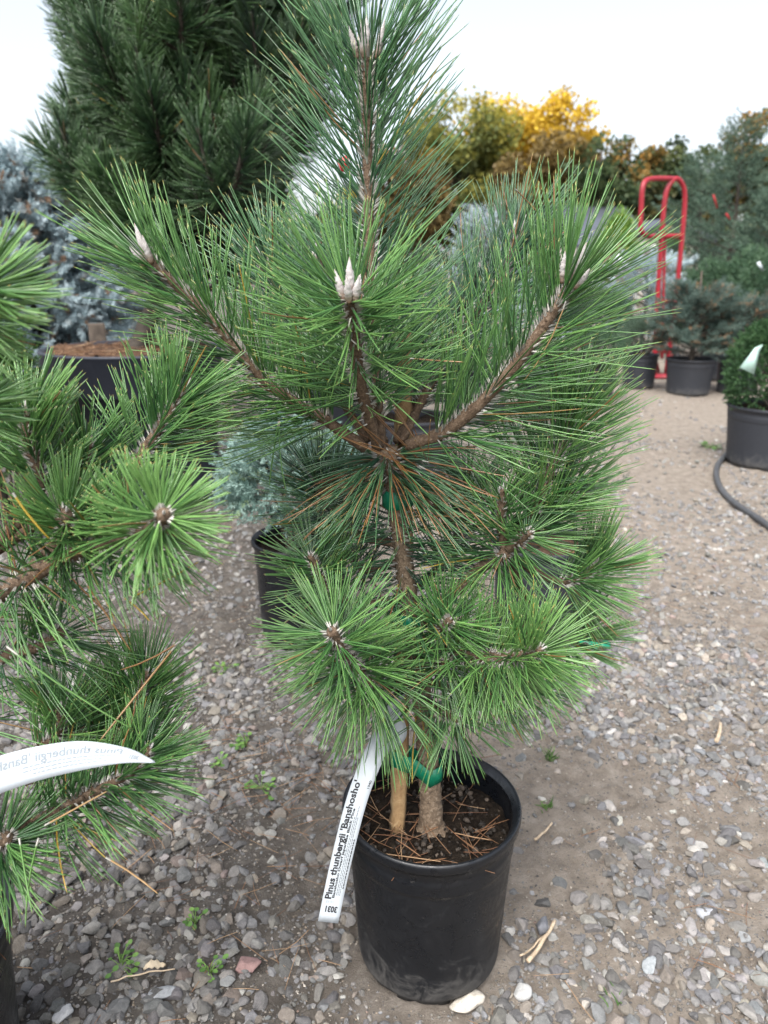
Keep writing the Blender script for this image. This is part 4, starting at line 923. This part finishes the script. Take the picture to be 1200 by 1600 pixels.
for i, (px, yy, zz, rr, lab) in enumerate([(1118, 8.6, .55, .42, 'green arborvitae behind the wide lane pot'), (1175, 8.2, .62, .46, 'green arborvitae with a white tag near the right edge'), (1215, 7.4, .60, .46, 'green arborvitae cut off by the right edge above the clipped shrub'), (935, 8.8, .40, .45, 'dark rounded shrub behind the right pine branch needles')]):
    b = P(px, 450, yy); mound((b[0], yy), zz * .9, rr, zz, 'f_arb', 60 + i, lab, n=800, tl=.12, nn=22, nl=.03, nw=.011, name='arborvitae' if i < 3 else 'shrub', cat='arborvitae' if i < 3 else 'shrub', lob=.2)
b = P(1205, 400, 9.2); conifer((b[0], 9.2), .15, 1.72, .7, 'f_spruce_green', 56, 'green spruce cut off by the right edge behind the arborvitae', nb=80, tw=14, tl=.22, nn=24, nl=.045, nw=.010, taper=.8)
flap([P(1113, 304, 9.75), P(1116, 304, 9.7), P(1122, 325, 9.7), P(1119, 326, 9.75)], 'upper red ribbon on the tall green spruce', 'red_tape', 'ribbon', 'ribbon', 'red ribbons on the spruce')
flap([P(1133, 334, 9.7), P(1136, 333, 9.68), P(1142, 343, 9.68), P(1140, 345, 9.7)], 'lower red ribbon on the tall green spruce', 'red_tape', 'ribbon', 'ribbon', 'red ribbons on the spruce')
flap([P(1182, 411, 7.35), P(1187, 408, 7.35), P(1195, 422, 7.35), P(1189, 424, 7.35)], 'small white tag on the arborvitae near the right edge', 'paper')
flap([P(526, 250, 2.6), P(544, 241, 2.6), P(547, 266, 2.6), P(533, 270, 2.6)], 'bright red ribbon behind the top shoot of the front pine', 'red_tape', 'ribbon', 'ribbon')
flap([P(958, 410, 6.3), P(966, 395, 6.3), P(986, 418, 6.35), P(978, 428, 6.35), P(960, 427, 6.3)], 'pale blue white tag hanging right of the pine tip', 'paper')

# house beyond the lane
M['wall'] = plain('beige_siding', (.46, .42, .36), .7, .06, 4); M['roof'] = plain('slate_blue_roof', (.065, .075, .095), .8, .2, 3); M['trim'] = plain('white_trim', (.7, .7, .68), .6, .03); M['glass'] = plain('dark_window', (.04, .05, .06), .15, .1)
hx0, hx1 = P(905, 400, 25)[0], P(1062, 400, 25)[0]; gx0, gx1, gxm = P(978, 372, 23)[0], P(1106, 372, 23)[0], P(1042, 350, 23)[0]
ze, zr = P(978, 376, 23)[2], P(1042, 347, 23)[2]; horg = np.array([(hx0 + hx1) / 2, 25, 0]); hs_ = thing('house', horg, 'low beige house with slate blue roof beyond the hand truck', 'house')
V = np.array([[gx0 + .2, 23, 0], [gx1 - .2, 23, 0], [gx1 - .2, 23, ze], [gxm, 23, zr - .05], [gx0 + .2, 23, ze], [gx0 + .2, 30, 0], [gx1 - .2, 30, 0], [gx1 - .2, 30, ze], [gxm, 30, zr - .05], [gx0 + .2, 30, ze]])
obj('gable_wall', make_mesh('gable_wall', V, [np.array([[0, 1, 2, 3, 4]]), np.array([[9, 8, 7, 6, 5]]), np.array([[0, 4, 9, 5], [1, 6, 7, 2]])], M['wall'], False, None, horg), hs_)
def slab(name, a, b_, c, d_, th=.12):
    q = np.array([a, b_, c, d_]); V = np.concatenate([q, q + [0, 0, th]])
    return obj(name, make_mesh(name, V, np.array([[3, 2, 1, 0], [4, 5, 6, 7], [0, 1, 5, 4], [1, 2, 6, 5], [2, 3, 7, 6], [3, 0, 4, 7]]), M['roof'], False, None, horg), hs_)
sl = (zr - ze) / (gxm - gx0)
slab('roof', (gx0 - .15, 22.7, ze - .15 * sl), (gxm, 22.7, zr), (gxm, 30.2, zr), (gx0 - .15, 30.2, ze - .15 * sl)); slab('roof', (gxm, 22.7, zr), (gx1 + .15, 22.7, ze - .15 * sl), (gx1 + .15, 30.2, ze - .15 * sl), (gxm, 30.2, zr))
V, Fc = box(((hx0 + gx0) / 2, 27, .8), (gx0 - hx0, 5, 1.6)); obj('wall', make_mesh('wall', V, Fc, M['wall'], False, None, horg), hs_)
slab('roof', (hx0 - .3, 24.2, 1.55), (gxm, 24.2, 1.55), (gxm, 27, 2.75), (hx0 - .3, 27, 2.75)); slab('roof', (hx0 - .3, 27, 2.75), (gxm, 27, 2.75), (gxm, 29.8, 1.55), (hx0 - .3, 29.8, 1.55))
V, Fc = box((gxm - .2, 22.98, 1.2), (.9, .06, .8)); w = obj('window', make_mesh('window', V, Fc, M['trim'], False, None, horg), hs_)
V, Fc = box((gxm - .2, 22.945, 1.2), (.78, .03, .68)); obj('pane', make_mesh('pane', V, Fc, M['glass'], False, None, horg), w)

# far trees
def leafy(px, ptop, Y, wpx, cols, seed, label, n=7000, leaf=.20, zlow=.25, name='deciduous_tree', group='trees along the far edge of the yard', sparse=1.0):
    rng = rs(seed); top = P(px, ptop, Y); base = np.array([top[0], Y, 0]); h = top[2]; r_ = wpx / 2 / F * Y * 1.02
    t = thing(name, base, label, 'tree', group); mb = MB()
    mb.add(*tube(spline([base, base + [.1, 0, h * .3], base + [0, .1, h * .85]], 14), np.linspace(.17, .03, 14), 8, .15, seed)); ends = []
    for i in range(22):
        u = zlow * .8 + (.9 - zlow) * rng.rand(); a = i * 2.4; d = np.array([math.cos(a), math.sin(a), .55 + .5 * rng.rand()]); z = h * u
        L = r_ * (.55 + .5 * rng.rand()) * math.sqrt(max(.1, 1 - ((u - .45) / .62) ** 2)); p0 = base + [0, 0, z * .8]; p2 = p0 + nrm(d) * L; p2[2] = min(p2[2], h * .95)
        pp = spline([p0, (p0 + p2) / 2 + .12 * rng.randn(3), p2], 10); mb.add(*tube(pp, np.linspace(.06, .012, 10), 5)); ends += [pp[5], pp[7], pp[9], pp[9]]
    for i in range(26):
        d = nrm(rng.randn(3)); ends.append(base + [0, 0, h * (.5 + zlow / 2)] + d * np.array([r_, r_, h * (1 - zlow) / 2]) * .84)
    tr_ = obj('trunk', mb.mesh('trunk', M['bark_dark'], True, base), t)
    ends = np.array(ends); k = rng.randint(len(ends), size=int(n * 2.2 * sparse)); m = len(k)
    c = ends[k] + nrm(rng.randn(m, 3)) * (r_ * .30 * rng.rand(m, 1) ** .45) * np.array([1, 1, .8]); c[:, 2] = np.clip(c[:, 2], .3, h)
    d = nrm(rng.randn(m, 3)); w = nrm(np.cross(d, rng.randn(m, 3))) * leaf * .38; d = d * leaf
    V = np.stack([c - d * .5, c - w, c + d * .5, c + w], 1).reshape(-1, 3)
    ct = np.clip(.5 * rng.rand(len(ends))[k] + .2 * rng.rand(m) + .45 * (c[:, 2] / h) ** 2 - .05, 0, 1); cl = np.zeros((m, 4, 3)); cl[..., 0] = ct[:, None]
    mt = foliage_mat('leaves_%d' % seed, *cols, rough=.6, transl=.35)
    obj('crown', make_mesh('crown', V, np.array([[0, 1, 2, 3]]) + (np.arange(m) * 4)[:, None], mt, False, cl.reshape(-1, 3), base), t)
GOLD = ((.16, .11, .014), (.52, .34, .03), (.82, .60, .07)); OLIVE = ((.045, .062, .022), (.13, .155, .045), (.42, .36, .06)); BROWN = ((.055, .045, .022), (.14, .10, .036), (.27, .18, .045)); GREEN = ((.02, .042, .02), (.05, .08, .032), (.11, .13, .045)); GRO = ((.03, .048, .022), (.07, .09, .036), (.38, .20, .04))
leafy(722, 142, 34, 190, OLIVE, 71, 'olive and gold tree left of the bright yellow tree'); leafy(806, 112, 37, 180, GOLD, 72, 'brightest golden yellow tree, tallest on the skyline')
leafy(888, 130, 36, 125, GOLD, 73, 'smaller golden tree right of the brightest yellow one', n=5000); leafy(868, 205, 30, 170, BROWN, 74, 'rusty brown tree below the golden trees', n=6000)
leafy(945, 190, 28, 110, GREEN, 75, 'thin loose tree with sky showing through, right of the golden trees', n=1500, sparse=1.0); leafy(990, 200, 33, 120, GRO, 76, 'green tree with an orange top behind the hand truck handles', n=5000)
leafy(1050, 205, 34, 110, GREEN, 77, 'plain green tree right behind the hand truck hoop', n=4500); leafy(1198, 165, 30, 130, GRO, 78, 'orange topped tree at the right edge of the skyline', n=6000)
leafy(640, 220, 32, 140, BROWN, 79, 'brown tree hidden behind the top shoot of the front pine', n=5000); leafy(1100, 225, 36, 110, GREEN, 80, 'low dark green tree between the two spruces on the skyline', n=4500)
leafy(560, 290, 34, 110, OLIVE, 81, 'olive tree between the big dark pine and the top shoot', n=4500)
# wood closing the view
rng = rs(990); m = 42000; x = (rng.rand(m) * 2 - 1) * 55; hh = 2.6 + 2.2 * vnoise(x * .22 + 60, x * 0 + 5, 31) + 1.0 * vnoise(x * .9 + 90, x * 0 + 5, 32)
c = np.stack([x, 48 + 5 * rng.rand(m), hh * rng.rand(m) ** .7], -1); d = nrm(rng.randn(m, 3)); w = nrm(np.cross(d, rng.randn(m, 3))) * .15; d = d * .34
V = np.stack([c - d * .5, c - w, c + d * .5, c + w], 1).reshape(-1, 3); cl = np.zeros((m, 4, 3)); cl[..., 0] = np.clip(vnoise(x * .5 + 70, c[:, 2], 33) * .8 + .3 * rng.rand(m), 0, 1)[:, None]
tag(obj('far_wood', make_mesh('far_wood', V, np.array([[0, 1, 2, 3]]) + (np.arange(m) * 4)[:, None], foliage_mat('far_leaves', (.03, .055, .03), (.07, .09, .04), (.17, .14, .05)), False, cl.reshape(-1, 3))), 'low distant belt of trees closing the yard', 'wood', kind='stuff')

# ------------------------------------------------------------------ small things on the ground
rng = rs(606); lb = MB()
def place(m):
    y = np.sqrt(rng.rand(m) * (3.0 ** 2 - .62 ** 2) + .62 ** 2); x = (rng.rand(m) * 2 - 1) * (.6 * y + .1); return x, y, hgt(x, y) + .004 + .006 * rng.rand(m)
sticks(lb, 420, rng, place, (.018, .075), .0013)
def place2(m):
    x = -.22 + .16 * rng.randn(m); y = 1.25 + .22 * rng.randn(m); return x, y, hgt(x, y) + .006 + .008 * rng.rand(m)
sticks(lb, 190, rng, place2, (.03, .09), .0012)
tag(obj('fallen_needles', lb.mesh('fallen_needles', M['straw'])), 'brown fallen pine needles lying over the gravel', 'needles', kind='stuff')
M['twigdry'] = bark_mat('dry_twig', (.26, .19, .12), (.42, .33, .23), (.55, .46, .35), 90)
def gtwig(a, b_, r, label, fork=None):
    p0, p1 = G(*a), G(*b_); mid = (p0 + p1) / 2 + [.003, .002, .004]; p = spline([p0, mid, p1], 10); p[:, 2] += r + .012 + hgt(p[:, 0], p[:, 1])
    mb = MB(); mb.add(*tube(p, np.linspace(r, r * .7, 10), 7, .25, 3))
    if fork: q0, q1 = G(*fork[0]), G(*fork[1]); q = spline([q0, q1], 8); q[:, 2] += r + .010 + hgt(q[:, 0], q[:, 1]); mb.add(*tube(q, r * .45, 6, .2, 5))
    tag(obj('twig', mb.mesh('twig', M['twigdry'])), label, 'twig', 'dry twigs on the ground')
gtwig((824, 1510), (866, 1453), .0036, 'forked pale dry twig lying right of the black pot', ((812, 1500), (860, 1462)))
gtwig((1117, 1174), (1124, 1142), .0050, 'short flat pale stick on the dirt at the right', None)
gtwig((835, 1322), (862, 1296), .0026, 'thin dry stem between small stones right of the pot rim', None)
gtwig((175, 1548), (275, 1528), .0014, 'long thin tan stem near the bottom left, under the dead leaf', None)
# dead leaf
g = G(243, 1521); a = np.linspace(0, 1, 9); wl = np.sin(a * np.pi) ** .7 * .008 * (1 + .3 * np.sin(a * 23)); L = (a - .5) * .032; rid = .004 * np.sin(a * 5) + .009
Vl = np.concatenate([np.stack([L, wl, rid + .003], -1), np.stack([L, 0 * L, rid - .002], -1), np.stack([L, -wl, rid + .004], -1)]); j = np.arange(8); Q = np.concatenate([np.stack([j, j + 1, j + 10, j + 9], -1), np.stack([j + 9, j + 10, j + 19, j + 18], -1)])
o = obj('dead_leaf', make_mesh('dead_leaf', Vl, Q, M['leafdead']), None, (g[0], g[1], float(hgt(g[0], g[1])))); o.rotation_euler = (0, 0, .35); o.modifiers.new('thickness', 'SOLIDIFY').thickness = .0006
tag(o, 'pale curled dead leaf on the dirt at lower left', 'leaf')
# green tape scrap on the gravel
g = G(934, 1020); cc = np.array([[-.035, .02, .012], [-.02, .008, .02], [-.004, .0, .011], [.008, -.002, .018], [.022, .0, .010]]); cc = spline(cc * 1.5, 18); ac = np.broadcast_to(np.array([.004, .009, .005]), cc.shape)
V, Fs, _n = strip(cc, ac * (1 + .3 * np.sin(np.arange(18))[:, None])); tag(obj('tape_scrap', make_mesh('tape_scrap', V, Fs, M['green_tape']), None, (g[0], g[1], float(hgt(g[0], g[1])))), 'crumpled green tape end lying on the gravel right of the pine', 'tape scrap')
def weed(px, py, label, seed, n=16, leaf=.010, sp=.022, grass=False):
    g = G(px, py); g[2] = float(hgt(g[0], g[1])); rng = rs(seed); t = thing('grass_tuft' if grass else 'weed', g, label, 'grass' if grass else 'weed', 'small weeds in the gravel'); mb = MB()
    if grass:
        D = nrm(np.stack([rng.randn(n) * .8, rng.randn(n) * .8, .8 + rng.rand(n)], -1)); V, Fs, C = needle_arrays(np.array([[0, 0, .0]]) + .006 * rng.randn(n, 3) * [1, 1, 0], D, sp * (1 + rng.rand(n)), np.full(n, .0022), .5 * rng.randn(n, 3), (rng.rand(n), np.zeros(n)), rng); mb.add(V, Fs, C)
        obj('blades', mb.mesh('blades', M['weed']), t); return
    sb = MB()
    for i in range(n):
        a = rng.rand() * 6.28; rr = sp * rng.rand() ** .6; e = np.array([rr * math.cos(a), rr * math.sin(a), .006 + .018 * rng.rand()]); sb.add(*tube(spline([np.zeros(3), e * [.5, .5, .9], e], 5), .0006, 4))
        d = nrm(np.array([math.cos(a), math.sin(a), .25 * rng.randn()])); s = nrm(np.cross(d, [0, 0, 1])); l = leaf * (.6 + .6 * rng.rand())
        V = np.array([e, e + d * l * .3 + s * l * .38, e + d * l * .75 + s * l * .36, e + d * l, e + d * l * .75 - s * l * .36, e + d * l * .3 - s * l * .38, e + d * l * .5 - [0, 0, .0012]])
        mb.add(V, np.array([[k, (k + 1) % 6, 6] for k in range(6)]), np.array([rng.rand(), 0, 0]))
    st = obj('stems', sb.mesh('stems', M['weed']), t); obj('leaves', mb.mesh('leaves', M['weed']), t)
weed(190, 1515, 'leafy weed left of the pale dead leaf', 1, 20, .011, .024); weed(328, 1530, 'leafy weed between the dead leaf and the pinkish rock', 2, 16, .010, .020)
weed(385, 1168, 'weed left of the front pine near its hanging needles', 3, 18, .012, .03); weed(408, 1234, 'low spreading weed nearest the white tag at mid left', 4, 16, .012, .03)
weed(345, 1200, 'weed below the pine shoot at left', 5, 12, .011, .02); weed(306, 1450, 'small sprout in the gravel left of the hanging tag', 6, 10, .009, .014)
weed(858, 1190, 'grass tuft right of the pot, below the needles', 7, 22, .01, .022, True); weed(852, 1266, 'small grass tuft beside the pot rim at right', 8, 18, .01, .014, True); weed(968, 1568, 'grass sprig at the lower right', 9, 8, .01, .018, True)
weed(352, 1045, 'weed beside the tall black pot at left', 10, 14, .014, .03); weed(1110, 700, 'green sprigs by the hose at right', 11, 20, .03, .05)
